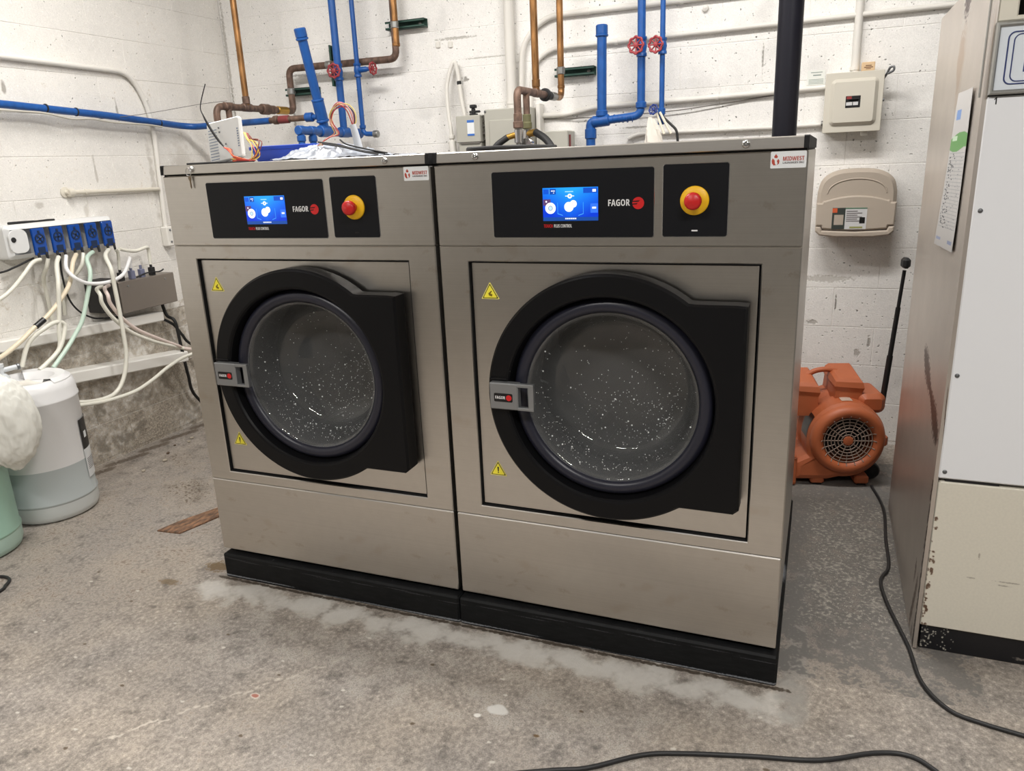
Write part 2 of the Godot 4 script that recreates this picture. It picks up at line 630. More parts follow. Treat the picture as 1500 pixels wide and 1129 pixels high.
	tri_mat("concrete_floor", tex, Vector3(1 / 4.5, 1, 1 / 3.1), Vector3(1.6 / 4.5, 0, 2.1 / 3.1), 0.75, 0.25)

func wall_surfaces() -> void:
	# back wall: x -1.5 .. 3.1, y 0 .. 3.15
	var w := 1700
	var h := 1164
	var n1 := noise_bytes(w, h, 0.006, 21, 4)
	var n2 := noise_bytes(w, h, 0.05, 22, 3)
	var n3 := noise_bytes(w, h, 0.16, 23, 2)
	var n4 := noise_bytes(w, h, 0.5, 24, 1)
	var d := PackedByteArray()
	d.resize(w * h * 3)
	for i in w * h:
		var c := n3[i] / 255.0
		var v := 0.975 + 0.035 * (n1[i] / 255.0 - 0.5) + 0.03 * (n2[i] / 255.0 - 0.5) + 0.09 * (n4[i] / 255.0 - 0.5) + 0.04 * c
		if c > 0.80 and n2[i] > 132:
			v -= minf((c - 0.80) * 6.5, 0.55)
		if n1[i] < 70:
			v -= (70 - n1[i]) / 255.0 * 0.25
		d[i * 3] = int(clampf(236 * v, 0, 255))
		d[i * 3 + 1] = int(clampf(234 * v, 0, 255))
		d[i * 3 + 2] = int(clampf(230 * v, 0, 255))
	var s := w / 4.6
	for q in [[2.05, 0.84, 0.13, 0.02, 176], [2.0, 0.62, 0.03, 0.012, 150], [2.105, 0.72, 0.004, 0.04, 90], [2.27, 0.53, 0.008, 0.03, 120], [2.22, 0.47, 0.015, 0.02, 150], [-0.35, 1.96, 0.10, 0.006, 150], [0.15, 1.9, 0.02, 0.015, 100], [1.702, 1.88, 0.004, 0.06, 110], [1.1, 1.6, 0.08, 0.006, 140], [0.1, 2.11, 0.14, 0.008, 150], [-0.9, 2.0, 0.16, 0.006, 120], [-1.0, 1.75, 0.01, 0.06, 110], [-1.445, 2.15, 0.012, 0.4, 150], [-1.447, 1.75, 0.008, 0.2, 140], [0.3, 2.0, 0.2, 0.004, 170], [0.4, 1.49, 0.3, 0.006, 160]]:
		stamp(d, w, h, (q[0] + 1.5) * s, (3.15 - q[1]) * s, q[2] * s, q[3] * s, [q[4], q[4] - 4, q[4] - 12], 0.55, n3, 0.35)
	var tex := ImageTexture.create_from_image(Image.create_from_data(w, h, false, Image.FORMAT_RGB8, d))
	tri_mat("block_paint_back", tex, Vector3(1 / 4.6, 1 / 3.15, 1 / 4.6), Vector3(1.5 / 4.6, -1.0, 0), 0.62, 1.1)
	# left wall: z -2.1 .. 1.5, y 0 .. 3.15; u runs along -z
	w = 1330
	h = 1164
	d = PackedByteArray()
	d.resize(w * h * 3)
	s = w / 3.6
	n1 = noise_bytes(w, h, 0.006, 31, 4)
	n2 = noise_bytes(w, h, 0.05, 32, 3)
	n3 = noise_bytes(w, h, 0.16, 33, 2)
	n4 = noise_bytes(w, h, 0.5, 34, 1)
	for yy in h:
		var y := 3.15 - yy / s
		# share of the surface where the paint is worn through or soiled
		var soil := 0.02
		if y < 0.45:
			soil = 0.66
		elif y < 0.72:
			soil = 0.50
		elif y < 1.0:
			soil = 0.16
		for x in w:
			var i := yy * w + x
			var c := n3[i] / 255.0
			var b := n2[i] / 255.0
			var e := n4[i] / 255.0
			var v := 0.96 + 0.05 * (n1[i] / 255.0 - 0.5) + 0.03 * (b - 0.5) + 0.09 * (e - 0.5) + 0.04 * c
			if c > 0.80 and n2[i] > 128:
				v -= minf((c - 0.84) * 5.0, 0.5)
			var r := 232.0 * v
			var g := 229.0 * v
			var bl := 223.0 * v
			var k := soil + 0.55 * (n1[i] / 255.0 - 0.5) + 0.5 * (b - 0.5) + 0.35 * (c - 0.5) + 0.35 * (e - 0.5)
			if k > 0.32:
				var f := minf((k - 0.32) * 3.0, 1.0) * 0.8
				var dk := 0.8 + 0.5 * (c - 0.5) + 0.4 * (e - 0.5)
				r = lerpf(r, 184.0 * dk, f)
				g = lerpf(g, 171.0 * dk, f)
				bl = lerpf(bl, 152.0 * dk, f)
			d[i * 3] = int(clampf(r, 0, 255))
			d[i * 3 + 1] = int(clampf(g, 0, 255))
			d[i * 3 + 2] = int(clampf(bl, 0, 255))
	# u = (1.5 - z) / 3.6
	for q in [[-0.98, 0.13, 0.05, 0.06, 70], [-0.86, 0.09, 0.09, 0.05, 84], [-1.2, 0.33, 0.03, 0.08, 84], [-1.02, 0.28, 0.09, 0.04, 104], [-0.75, 0.3, 0.05, 0.05, 96], [-0.72, 0.1, 0.05, 0.07, 90], [-0.6, 0.62, 0.1, 0.05, 110], [-0.35, 0.6, 0.08, 0.05, 96], [-0.88, 0.62, 0.07, 0.012, 90], [-0.6, 1.87, 0.01, 0.03, 70], [-1.2, 1.8, 0.008, 0.06, 90], [-1.36, 1.45, 0.02, 0.25, 150], [-0.9, 1.3, 0.02, 0.06, 150], [-1.6, 1.5, 0.1, 0.2, 170], [-1.0, 1.5, 0.008, 0.08, 140], [-0.65, 1.35, 0.03, 0.02, 140], [-1.5, 0.9, 0.05, 0.2, 150], [-0.7, 0.9, 0.06, 0.02, 130], [-0.3, 0.82, 0.03, 0.05, 110], [-1.35, 0.6, 0.04, 0.2, 140]]:
		stamp(d, w, h, (1.5 - q[0]) * s, (3.15 - q[1]) * s, q[2] * s, q[3] * s, [q[4] + 20, q[4] + 14, q[4] + 4], 0.45, n2, 0.6)
	tex = ImageTexture.create_from_image(Image.create_from_data(w, h, false, Image.FORMAT_RGB8, d))
	tri_mat("block_paint_left", tex, Vector3(1 / 3.6, 1 / 3.15, 1 / 3.6), Vector3(0, -1.0, -1.5 / 3.6), 0.65, 1.1)

# ------------------------------------------------------------------ the room
func room() -> void:
	var mb := MB.new()
	mb.bar(LW - 0.2, 5.4, -0.15, 0.0, BW - 0.2, 4.6)
	solo("floor", mb, M("concrete_floor"), "worn grey brown concrete floor", "", "", "structure")
	mb = MB.new()
	mb.bar(LW - 0.2, 5.4, CEIL, CEIL + 0.15, BW - 0.2, 4.6)
	solo("ceiling", mb, M("ceiling_paint", c8(196, 192, 184), 0.9), "off-white painted ceiling above the washers", "", "", "structure")
	mb = MB.new()
	mb.bar(LW - 0.2, 5.4, 0, CEIL, BW - 0.2, BW - 0.002)
	var back := solo("wall_back", mb, M("block_paint_back"), "white painted concrete block wall behind the washers", "", "", "structure")
	mb = MB.new()
	mb.bar(LW - 0.2, LW - 0.002, 0, CEIL, BW, 4.6)
	var left := solo("wall_left", mb, M("block_paint_left"), "white painted block wall with soiled lower courses", "", "", "structure")
	mb = MB.new()
	mb.bar(5.2, 5.4, 0, CEIL, BW, 4.6)
	solo("wall_right", mb, M("far_paint", c8(128, 126, 122), 0.9), "painted wall beyond the dryer on the right", "", "", "structure")
	mb = MB.new()
	mb.bar(LW, 5.2, 0, CEIL, 4.4, 4.6)
	solo("wall_front", mb, M("far_paint"), "painted wall opposite the washers", "", "", "structure")
	# concrete blocks, each a piece of its wall
	var rng := RandomNumberGenerator.new()
	rng.seed = 5
	var shared := {}
	for k in range(0, 17):
		var y0 := maxf(0.019 + BLK_H * (k - 1), 0.0)
		var y1 := minf(0.019 + BLK_H * k, CEIL)
		if y1 - y0 < 0.03:
			continue
		var off := 0.195 if (k - 1) % 2 else 0.0
		# back wall, joints at x = 2.29 - off + 0.39 n
		var x := 2.29 - off - BLK_W * 11
		while x < 3.1:
			var x0 := maxf(x, LW)
			var x1 := minf(x + BLK_W, 3.1)
			if x1 - x0 > 0.03:
				block(back, shared, x1 - x0, y1 - y0, Vector3((x0 + x1) / 2, (y0 + y1) / 2, BW - 0.02 + rng.randf_range(-0.0005, 0.0005)), 0.0, M("block_paint_back"))
			x += BLK_W
		var z := -0.916 - (0.195 if (k - 1) % 2 else 0.0) - BLK_W * 4
		while z < 1.45:
			var z0 := maxf(z, BW)
			var z1 := minf(z + BLK_W, 1.5)
			if z1 - z0 > 0.03:
				block(left, shared, z1 - z0, y1 - y0, Vector3(LW - 0.02 + rng.randf_range(-0.0005, 0.0005), (y0 + y1) / 2, (z0 + z1) / 2), PI / 2, M("block_paint_left"))
			z += BLK_W

func block(wall: Node3D, shared: Dictionary, w: float, h: float, at: Vector3, turn: float, m: Material) -> void:
	var key := "%d_%d" % [roundi(w * 1000), roundi(h * 1000)]
	if not shared.has(key):
		var mb := MB.new()
		mb.box(Vector3.ZERO, Vector3(w - 0.0026, h - 0.0026, 0.04), 0.0013)
		shared[key] = mb.mesh()
	var o := MeshInstance3D.new()
	o.name = "block"
	o.mesh = shared[key]
	o.material_override = m
	wall.add_child(o, true)
	o.position = at
	o.rotation.y = turn

# ------------------------------------------------------------------ washing machines
const DC := Vector2(0.510, 0.822)   # centre of the door

func ring_of(radii: Array, z: float) -> Array:
	var out := []
	for k in radii.size():
		var a := TAU * k / radii.size()
		out.append(Vector3(DC.x + cos(a) * radii[k], DC.y + sin(a) * radii[k], z))
	return out

func even(r: float, m: int) -> Array:
	var out := []
	for k in m:
		out.append(r)
	return out

func rect_reach(a: float, l: float, r: float, b: float, t: float) -> float:
	var best := 9.0
	if cos(a) > 1e-6: best = minf(best, r / cos(a))
	if cos(a) < -1e-6: best = minf(best, l / -cos(a))
	if sin(a) > 1e-6: best = minf(best, t / sin(a))
	if sin(a) < -1e-6: best = minf(best, b / -sin(a))
	return best

func flat_frame(mb: MB, x0: float, y0: float, x1: float, y1: float, a0: float, b0: float, a1: float, b1: float, z0: float, z1: float) -> void:
	# a sheet x0..x1, y0..y1 with an opening a0..a1, b0..b1
	var o := [Vector2(x0, y0), Vector2(x1, y0), Vector2(x1, y1), Vector2(x0, y1)]
	var i := [Vector2(a0, b0), Vector2(a1, b0), Vector2(a1, b1), Vector2(a0, b1)]
	var e := 0.0032
	for k in 4:
		var k2 := (k + 1) % 4
		var f := func(p: Vector2, z: float) -> Vector3: return Vector3(p.x, p.y, z)
		var c := Vector2((x0 + x1) / 2, (y0 + y1) / 2)
		var oc: Vector2 = o[k] + Vector2(signf(c.x - o[k].x), signf(c.y - o[k].y)) * e
		var oc2: Vector2 = o[k2] + Vector2(signf(c.x - o[k2].x), signf(c.y - o[k2].y)) * e
		var ic: Vector2 = i[k] - Vector2(signf(c.x - i[k].x), signf(c.y - i[k].y)) * e
		var ic2: Vector2 = i[k2] - Vector2(signf(c.x - i[k2].x), signf(c.y - i[k2].y)) * e
		mb.quad(f.call(oc, z1), f.call(oc2, z1), f.call(ic2, z1), f.call(ic, z1), Vector3.BACK)
		mb.quad(f.call(oc, z1), f.call(oc2, z1), f.call(o[k2], z1 - e), f.call(o[k], z1 - e), f.call((o[k] + o[k2]) / 2 - c, 0.3))
		mb.quad(f.call(o[k], z1 - e), f.call(o[k2], z1 - e), f.call(o[k2], z0), f.call(o[k], z0), f.call((o[k] + o[k2]) / 2 - c, 0))
		mb.quad(f.call(ic, z1), f.call(ic2, z1), f.call(i[k2], z1 - e), f.call(i[k], z1 - e), f.call(c - (i[k] + i[k2]) / 2, 0.3))
		mb.quad(f.call(i[k], z1 - e), f.call(i[k2], z1 - e), f.call(i[k2], z0), f.call(i[k], z0), f.call(c - (i[k] + i[k2]) / 2, 0))
		mb.quad(f.call(o[k], z0), f.call(o[k2], z0), f.call(i[k2], z0), f.call(i[k], z0), Vector3.FORWARD)

func screen_picture() -> ImageTexture:
	var w := 320
	var h := 180
	var im := Image.create(w, h, false, Image.FORMAT_RGB8)
	for y in h:
		for x in w:
			var dx := (x - w * 0.5) / w
			var dy := float(y) / h
			var f := clampf(1.15 - dy - absf(dx) * 0.9, 0.0, 1.0)
			im.set_pixel(x, y, Color(0.0, 0.22, 0.80).lerp(Color(0.12, 0.62, 0.98), f))
	var disc := func(cx: float, cy: float, r: float, col: Color) -> void:
		for y in range(maxi(0, int(cy - r)), mini(h, int(cy + r) + 1)):
			for x in range(maxi(0, int(cx - r)), mini(w, int(cx + r) + 1)):
				if Vector2(x - cx, y - cy).length() <= r:
					im.set_pixel(x, y, col)
	im.fill_rect(Rect2i(4, 8, 34, 26), Color(0.02, 0.32, 0.8))
	im.fill_rect(Rect2i(38, 8, 2, 26), Color(0.5, 0.8, 1.0))
	im.fill_rect(Rect2i(42, 6, 36, 30), Color(0.02, 0.28, 0.66))
	for k in 4:
		im.fill_rect(Rect2i(50 + k * 6, 14, 4, 7), Color.WHITE)
	im.fill_rect(Rect2i(62, 26, 6, 4), Color.WHITE)
	im.fill_rect(Rect2i(236, 4, 80, 28), Color(0.04, 0.3, 0.74))
	im.fill_rect(Rect2i(288, 12, 20, 14), Color.WHITE)
	im.fill_rect(Rect2i(2, 62, 44, 34), Color(0.36, 0.24, 0.42))
	disc.call(20, 74, 5, Color.WHITE)
	disc.call(44, 110, 31, Color.WHITE)
	disc.call(44, 110, 14, Color(0.55, 0.6, 0.66))
	disc.call(44, 110, 10, Color(0.75, 0.87, 1.0))
	for k in 8:
		im.fill_rect(Rect2i(132 + k * 6, 20, 4, 5), Color(0.8, 0.95, 1.0))
	disc.call(158, 46, 13, Color.WHITE)
	im.fill_rect(Rect2i(132, 44, 52, 4), Color.WHITE)
	disc.call(158, 46, 5, Color(0.3, 0.6, 0.9))
	disc.call(152, 104, 27, Color.WHITE)
	disc.call(178, 88, 20, Color.WHITE)
	disc.call(180, 88, 9, Color(0.85, 0.75, 0.85))
	disc.call(180, 88, 6, Color.WHITE)
	for k in 60:
		im.fill_rect(Rect2i(86, 80 + k, 2, 1), Color(0.3, 0.7, 1.0))
		im.fill_rect(Rect2i(234, 80 + k, 2, 1), Color(0.3, 0.7, 1.0))
	for k in 30:
		im.fill_rect(Rect2i(86 + k, 140 + k / 3, 2, 2), Color(0.4, 0.8, 1.0))
		im.fill_rect(Rect2i(206 + k, 150 - k / 3, 2, 2), Color(0.4, 0.8, 1.0))
	im.fill_rect(Rect2i(276, 88, 42, 50), Color(0.2, 0.45, 0.95))
	im.fill_rect(Rect2i(286, 106, 22, 10), Color.WHITE)
	im.fill_rect(Rect2i(0, 160, 320, 20), Color(0.08, 0.28, 0.6))
	for k in 11:
		im.fill_rect(Rect2i(130 + k * 6, 164, 4, 8), Color.WHITE)
	return ImageTexture.create_from_image(im)

func triangle(c: Vector2, s: float) -> PackedVector2Array:
	# a warning triangle with its corners a little rounded
	var out := PackedVector2Array()
	for k in 3:
		var a := PI / 2 + TAU * k / 3
		var tip := c + Vector2(cos(a), sin(a)) * s
		for j in [0.5, -0.5]:
			out.append(tip + Vector2(cos(a + PI + j * 1.04), sin(a + PI + j * 1.04)) * s * 0.07)
	return out

func washer(at: Vector3, turn: float, right: bool) -> void:
	var t := thing("washing_machine", "stainless front-loading washer on the right, next to the dryer aisle" if right else "stainless front-loading washer on the left, carrying a blue bin and wires", "washing machine", at, "washing machines", turn)
	var st := M("steel")
	var black := M("fascia_black", c8(18, 19, 23), 0.42, 0.0, 0.35)
	var mb := MB.new()
	for x in [[0.001, 0.004], [0.976, 0.979]]:
		mb = MB.new()
		mb.bar(x[0], x[1], 0.1086, 1.458, -1.04, -0.022)
		part(t, "side_panel", mb, st, "", false)
	mb = MB.new()
	mb.bar(0.004, 0.976, 0.1086, 1.458, -1.04, -1.036)
	part(t, "back_panel", mb, st, "", false)
	mb = MB.new()
	mb.bar(0.004, 0.976, 0.1086, 0.112, -1.036, -0.022)
	part(t, "bottom_panel", mb, st, "", false)
	# front sheets
	mb = MB.new()
	mb.bar(0.0, 0.98, 1.2360, 1.4585, -0.022, 0.0, 0.0032)
	part(t, "control_fascia", mb, st, "", false)
	mb = MB.new()
	flat_frame(mb, 0.0, 0.3946, 0.98, 1.2350, 0.090, 0.431, 0.888, 1.191, -0.022, 0.0)
	part(t, "front_panel", mb, st, "", false)
	mb = MB.new()
	mb.bar(0.0, 0.98, 0.1086, 0.3936, -0.022, 0.0, 0.0032)
	part(t, "lower_panel", mb, st, "", false)
	# recessed sheet behind the door, with a round opening
	var m := 144
	var outer := []
	for k in m:
		outer.append(rect_reach(TAU * k / m, DC.x - 0.0955, 0.883 - DC.x, DC.y - 0.4375, 1.1865 - DC.y))
	var corner := ring_of(outer, -0.012)
	for q in [[0.883, 1.1865], [0.0955, 1.1865], [0.0955, 0.4375], [0.883, 0.4375]]:
		var best := 0
		for k in m:
			if Vector2(corner[k].x - q[0], corner[k].y - q[1]).length() < Vector2(corner[best].x - q[0], corner[best].y - q[1]).length():
				best = k
		corner[best] = Vector3(q[0], q[1], -0.012)
	var deep := []
	for p in corner:
		deep.append(Vector3(p.x, p.y, -0.030))
	mb = MB.new()
	mb.loft([deep, corner, ring_of(even(0.300, m), -0.012), ring_of(even(0.298, m), -0.03)])
	part(t, "door_panel", mb, st, "", false)
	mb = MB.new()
	flat_frame(mb, 0.080, 0.421, 0.898, 1.201, 0.13, 0.47, 0.85, 1.15, -0.05, -0.032)  # black backing and lining put the shade of the gap into colour
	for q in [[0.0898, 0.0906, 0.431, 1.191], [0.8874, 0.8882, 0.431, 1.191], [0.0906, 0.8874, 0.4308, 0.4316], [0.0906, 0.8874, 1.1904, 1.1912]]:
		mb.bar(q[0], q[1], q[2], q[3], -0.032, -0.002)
	part(t, "gap_lining", mb, M("matt_black", c8(10, 10, 11), 0.8), "added black lining that darkens the gap round the door panel", false)
	# door
	var reach := []
	var reach_in := []
	for k in m:
		var a := TAU * k / m
		var r := 0.350
		if cos(a) > 0.0:
			r = maxf(r, rect_reach(a, 1.0, 0.357, 0.287, 0.276))
		reach.append(r)
		reach_in.append(r - 0.007 / maxf(0.75, 1.0))
	mb = MB.new()
	mb.loft([ring_of(reach, 0.004), ring_of(reach, 0.056), ring_of(reach_in, 0.064), ring_of(even(0.297, m), 0.066), ring_of(even(0.291, m), 0.064), ring_of(even(0.287, m), 0.058), ring_of(even(0.282, m), 0.020), ring_of(even(0.245, m), 0.018)])
	var door := part(t, "door", mb, M("door_black", c8(14, 14, 16), 0.42, 0.0, 0.32), "matt black round door with square hinge side", false)
	var zx := Transform3D(Basis(Vector3.RIGHT, Vector3.BACK, Vector3.DOWN), Vector3(DC.x, DC.y, 0))
	mb = MB.new()
	mb.lathe([Vector2(0.2835, 0.0205), Vector2(0.279, 0.034), Vector2(0.272, 0.041), Vector2(0.262, 0.044), Vector2(0.252, 0.042), Vector2(0.245, 0.036), Vector2(0.242, 0.026)], 96, zx)
	part(door, "inner_ring", mb, M("ring_navy", c8(34, 35, 47), 0.36), "dark navy plastic ring round the glass", false)
	var glass := M("door_glass", Color(0.93, 0.94, 0.94, 0.08), 0.03)
	glass.transparency = BaseMaterial3D.TRANSPARENCY_ALPHA
	mb = MB.new()
	var bowl := [Vector2(0.2425, 0.032), Vector2(0.236, 0.030), Vector2(0.230, 0.018), Vector2(0.222, -0.03), Vector2(0.214, -0.07), Vector2(0.204, -0.093), Vector2(0.186, -0.106), Vector2(0.13, -0.114), Vector2(0.06, -0.118), Vector2(0.0, -0.119)]
	mb.lathe(bowl, 96, zx, 0.2)
	part(door, "door_glass", mb, glass, "clear bowl-shaped glass", false)
	var mm := MultiMesh.new()
	mm.transform_format = MultiMesh.TRANSFORM_3D
	var sp := SphereMesh.new()
	sp.radius = 0.0013
	sp.height = 0.0026
	sp.radial_segments = 8
	sp.rings = 4
	mm.mesh = sp
	var rng := RandomNumberGenerator.new()
	rng.seed = 40 if right else 41
	var spots := []
	for k in 520:
		var a := rng.randf() * TAU
		var s := rng.randf()
		var p := Vector2()
		if k < 330:
			p = Vector2(0.19 * sqrt(s), lerpf(-0.1175, -0.1035, s * s))
			a = rng.randfn(-0.9, 1.3)
		else:
			p = Vector2(lerpf(0.229, 0.208, s), lerpf(0.016, -0.08, s))
			a = rng.randfn(-2.1, 0.7)
		var f := rng.randf_range(0.45, 1.15)
		if rng.randf() < 0.04:
			f = 2.0
		spots.append(Transform3D(Basis().scaled(Vector3.ONE * f), Vector3(DC.x + cos(a) * p.x, DC.y + sin(a) * p.x, p.y)))
	mm.instance_count = spots.size()
	for k in spots.size():
		mm.set_instance_transform(k, spots[k])
	var drops := MultiMeshInstance3D.new()
	drops.name = "water_drops"
	drops.multimesh = mm
	drops.material_override = M("water_drop", c8(236, 238, 236), 0.15)
	drops.set_meta("kind", "stuff")
	door.add_child(drops, true)
	# drum and boot behind the glass
	mb = MB.new()
	mb.lathe([Vector2(0.302, -0.032), Vector2(0.29, -0.06), Vector2(0.262, -0.09), Vector2(0.258, -0.14)], 64, zx)
	part(t, "door_boot", mb, M("boot_grey", c8(20, 20, 21), 0.7), "dark rubber boot", false)
	mb = MB.new()
	mb.lathe([Vector2(0.262, -0.14), Vector2(0.40, -0.15), Vector2(0.40, -0.72), Vector2(0.2, -0.74), Vector2(0.0, -0.745)], 64, zx)
	var drum := part(t, "drum", mb, M("drum_steel", c8(80, 78, 76), 0.3, 1.0), "steel drum inside the washer", false)
	for k in 3:
		mb = MB.new()
		var a := PI / 2 + TAU * k / 3 + 0.5
		mb.box(Vector3(DC.x + cos(a) * 0.365, DC.y + sin(a) * 0.365, -0.44), Vector3(0.07, 0.09, 0.5), 0.03, Basis(Vector3.BACK, a))
		part(drum, "lifter", mb, M("drum_steel"), "", false)
	# handle
	mb = MB.new()
	mb.plate(rrect(0.174, 0.785, 0.2605, 0.863, 0.003), 0.062, 0.086, 0.003)
	mb.bar(0.2575, 0.307, 0.853, 0.863, 0.07, 0.0855, 0.0015)
	mb.bar(0.2575, 0.307, 0.785, 0.794, 0.07, 0.0855, 0.0015)
	mb.bar(0.2905, 0.307, 0.787, 0.861, 0.072, 0.0852, 0.0015)
	var hd := part(t, "door_handle", mb, M("handle_silver", c8(152, 154, 156), 0.42, 0.7), "silver door handle with a finger slot", false)
	mb = MB.new()
	mb.plate(rrect(0.188, 0.8085, 0.2445, 0.8335, 0.004), 0.0855, 0.0868)
	part(hd, "badge", mb, M("badge_black", c8(16, 16, 18), 0.35), "", false)
	lettering(hd, "lettering", "FAGOR", 0.0085, 0.030, M("print_white", c8(232, 232, 232), 0.5), Vector3(0.207, 0.821, 0.0872))
	mb = MB.new()
	mb.plate(circle(Vector2(0.2335, 0.821), 0.0085, 24), 0.0866, 0.0874)
	part(hd, "logo_disc", mb, M("print_red", c8(206, 32, 34), 0.4), "", false)
	mb = MB.new()
	mb.bar(0.168, 0.222, 0.866, 0.872, 0.063, 0.0695, 0.002)
	part(t, "handle_bracket", mb, M("door_black"), "", false)
	# display
	mb = MB.new()
	mb.plate(rrect(0.1735, 1.2580, 0.6215, 1.4350, 0.007), -0.002, 0.0009, 0.0009)
	part(t, "panel_edge", mb, M("chrome", c8(205, 205, 205), 0.18, 1.0), "", false)
	mb = MB.new()
	mb.plate(rrect(0.175, 1.2595, 0.620, 1.4335, 0.006), -0.002, 0.0012, 0.0003)
	var dp := part(t, "display_panel", mb, black, "black control panel with touch screen", false)
	mb = MB.new()
	mb.uvquad(Vector3(0.3215, 1.389, 0.0018), Vector3(0.4745, 1.389, 0.0018), Vector3(0.4745, 1.303, 0.0018), Vector3(0.3215, 1.303, 0.0018), Vector3.BACK)
	var sm := M("screen_glow", Color.BLACK, 0.3)
	if sm.emission_texture == null:
		sm.emission_enabled = true
		sm.emission = Color.BLACK
		sm.emission_texture = screen_picture()
		sm.emission_energy_multiplier = 1.25
	part(dp, "screen", mb, sm, "lit blue touch screen with white icons", false)
	lettering(dp, "lettering", "FAGOR", 0.0160, 0.057, M("print_white"), Vector3(0.529, 1.347, 0.0016))
	mb = MB.new()
	mb.plate(circle(Vector2(0.580, 1.3455), 0.0152, 36), 0.001, 0.0018)
	part(dp, "logo_disc", mb, M("print_red"), "", false)
	mb = MB.new()
	mb.plate(PackedVector2Array([Vector2(0.564, 1.351), Vector2(0.585, 1.3525), Vector2(0.581, 1.349), Vector2(0.565, 1.3485)]), 0.0017, 0.0021)
	mb.plate(PackedVector2Array([Vector2(0.563, 1.344), Vector2(0.579, 1.3455), Vector2(0.576, 1.3425), Vector2(0.564, 1.3415)]), 0.0017, 0.0021)
	part(dp, "logo_stripe", mb, M("badge_black"), "", false)
	lettering(dp, "lettering", "TOUCH", 0.0085, 0.025, M("print_red"), Vector3(0.3355, 1.2895, 0.0016))
	lettering(dp, "lettering", "PLUS CONTROL", 0.0085, 0.050, M("print_white"), Vector3(0.3765, 1.2895, 0.0016))
	# emergency stop
	mb = MB.new()
	mb.plate(rrect(0.6415, 1.2593, 0.8040, 1.4390, 0.007), -0.002, 0.0009, 0.0009)
	part(t, "panel_edge", mb, M("chrome"), "", false)
	mb = MB.new()
	mb.plate(rrect(0.643, 1.2608, 0.8025, 1.4375, 0.006), -0.002, 0.0012, 0.0003)
	var ep := part(t, "stop_panel", mb, black, "black panel with emergency stop", false)
	var zc := Transform3D(Basis(Vector3.RIGHT, Vector3.BACK, Vector3.DOWN), Vector3(0.722, 1.349, 0))
	mb = MB.new()
	mb.lathe([Vector2(0.0355, 0.001), Vector2(0.0355, 0.005), Vector2(0.034, 0.0065), Vector2(0.019, 0.011), Vector2(0.0, 0.011)], 40, zc)
	part(ep, "yellow_collar", mb, M("stop_yellow", c8(245, 190, 20), 0.45), "", false)
	mb = MB.new()
	mb.lathe([Vector2(0.015, 0.010), Vector2(0.015, 0.022), Vector2(0.0205, 0.024), Vector2(0.0215, 0.030), Vector2(0.0205, 0.037), Vector2(0.016, 0.041), Vector2(0.0, 0.043)], 40, zc, 0.3)
	part(ep, "red_button", mb, M("stop_red", c8(200, 32, 32), 0.38), "", false)
	mb = MB.new()
	mb.bar(0.716, 0.731, 1.2735, 1.277, 0.0008, 0.0018, 0.0004)
	part(ep, "indicator", mb, M("print_white") if right else M("badge_black"), "", false)
	# stickers
	for q in [[0.149, 1.100, true], [0.147, 0.551, false]]:
		mb = MB.new()
		var c := Vector2(q[0], q[1])
		mb.plate(triangle(c, 0.033), -0.0125, -0.0112)
		var sk := part(t, "warning_sticker", mb, M("sticker_pale", c8(238, 226, 120), 0.5), "yellow triangular warning sticker", false)
		mb = MB.new()
		mb.plate(triangle(c, 0.0285), -0.0113, -0.0109)
		part(sk, "outline", mb, M("badge_black"), "", false)
		mb = MB.new()
		mb.plate(triangle(c, 0.0245), -0.0110, -0.0106)
		part(sk, "yellow_field", mb, M("sticker_yellow", c8(250, 236, 70), 0.5), "", false)
		mb = MB.new()
		if q[2]:
			mb.plate(PackedVector2Array([c + Vector2(-0.006, 0.0), c + Vector2(0.004, 0.008), c + Vector2(0.006, 0.006), c + Vector2(0.001, 0.0), c + Vector2(0.007, -0.003), c + Vector2(0.005, -0.009), c + Vector2(-0.004, -0.006)]), -0.0107, -0.0103)
		else:
			mb.plate(PackedVector2Array([c + Vector2(-0.0016, -0.003), c + Vector2(0.0016, -0.003), c + Vector2(0.0026, 0.012), c + Vector2(-0.0026, 0.012)]), -0.0107, -0.0103)
			mb.plate(circle(c + Vector2(0, -0.0065), 0.002, 12), -0.0107, -0.0103)
		part(sk, "symbol", mb, M("badge_black") if not q[2] else M("symbol_olive", c8(120, 104, 14), 0.5), "", false)
	mb = MB.new()
	mb.plate(rrect(0.8965, 1.4195, 0.976, 1.4575, 0.0025), -0.001, 0.0006)
	var sup := part(t, "supplier_sticker", mb, M("sticker_white", c8(226, 229, 230), 0.4), "white supplier sticker with red flame logo", false)
	lettering(sup, "lettering", "MIDWEST", 0.0092, 0.047, M("print_rust", c8(178, 72, 56), 0.5), Vector3(0.9475, 1.4405, 0.001))
	lettering(sup, "lettering", "LAUNDRIES INC", 0.0042, 0.047, M("print_grey", c8(110, 104, 104), 0.5), Vector3(0.9475, 1.4315, 0.001))
	mb = MB.new()
	mb.plate(PackedVector2Array([Vector2(0.908, 1.452), Vector2(0.9125, 1.446), Vector2(0.911, 1.4425), Vector2(0.9055, 1.443), Vector2(0.904, 1.446)]), 0.0004, 0.001)
	mb.plate(PackedVector2Array([Vector2(0.901, 1.4425), Vector2(0.9055, 1.438), Vector2(0.9065, 1.43), Vector2(0.909, 1.427), Vector2(0.9035, 1.4265), Vector2(0.900, 1.431), Vector2(0.899, 1.437)]), 0.0004, 0.001)
	mb.plate(PackedVector2Array([Vector2(0.914, 1.441), Vector2(0.9165, 1.436), Vector2(0.9155, 1.430), Vector2(0.911, 1.4265), Vector2(0.9125, 1.431), Vector2(0.9105, 1.436)]), 0.0004, 0.001)
	part(sup, "flame_logo", mb, M("print_rust"), "", false)
	# lid
	mb = MB.new()
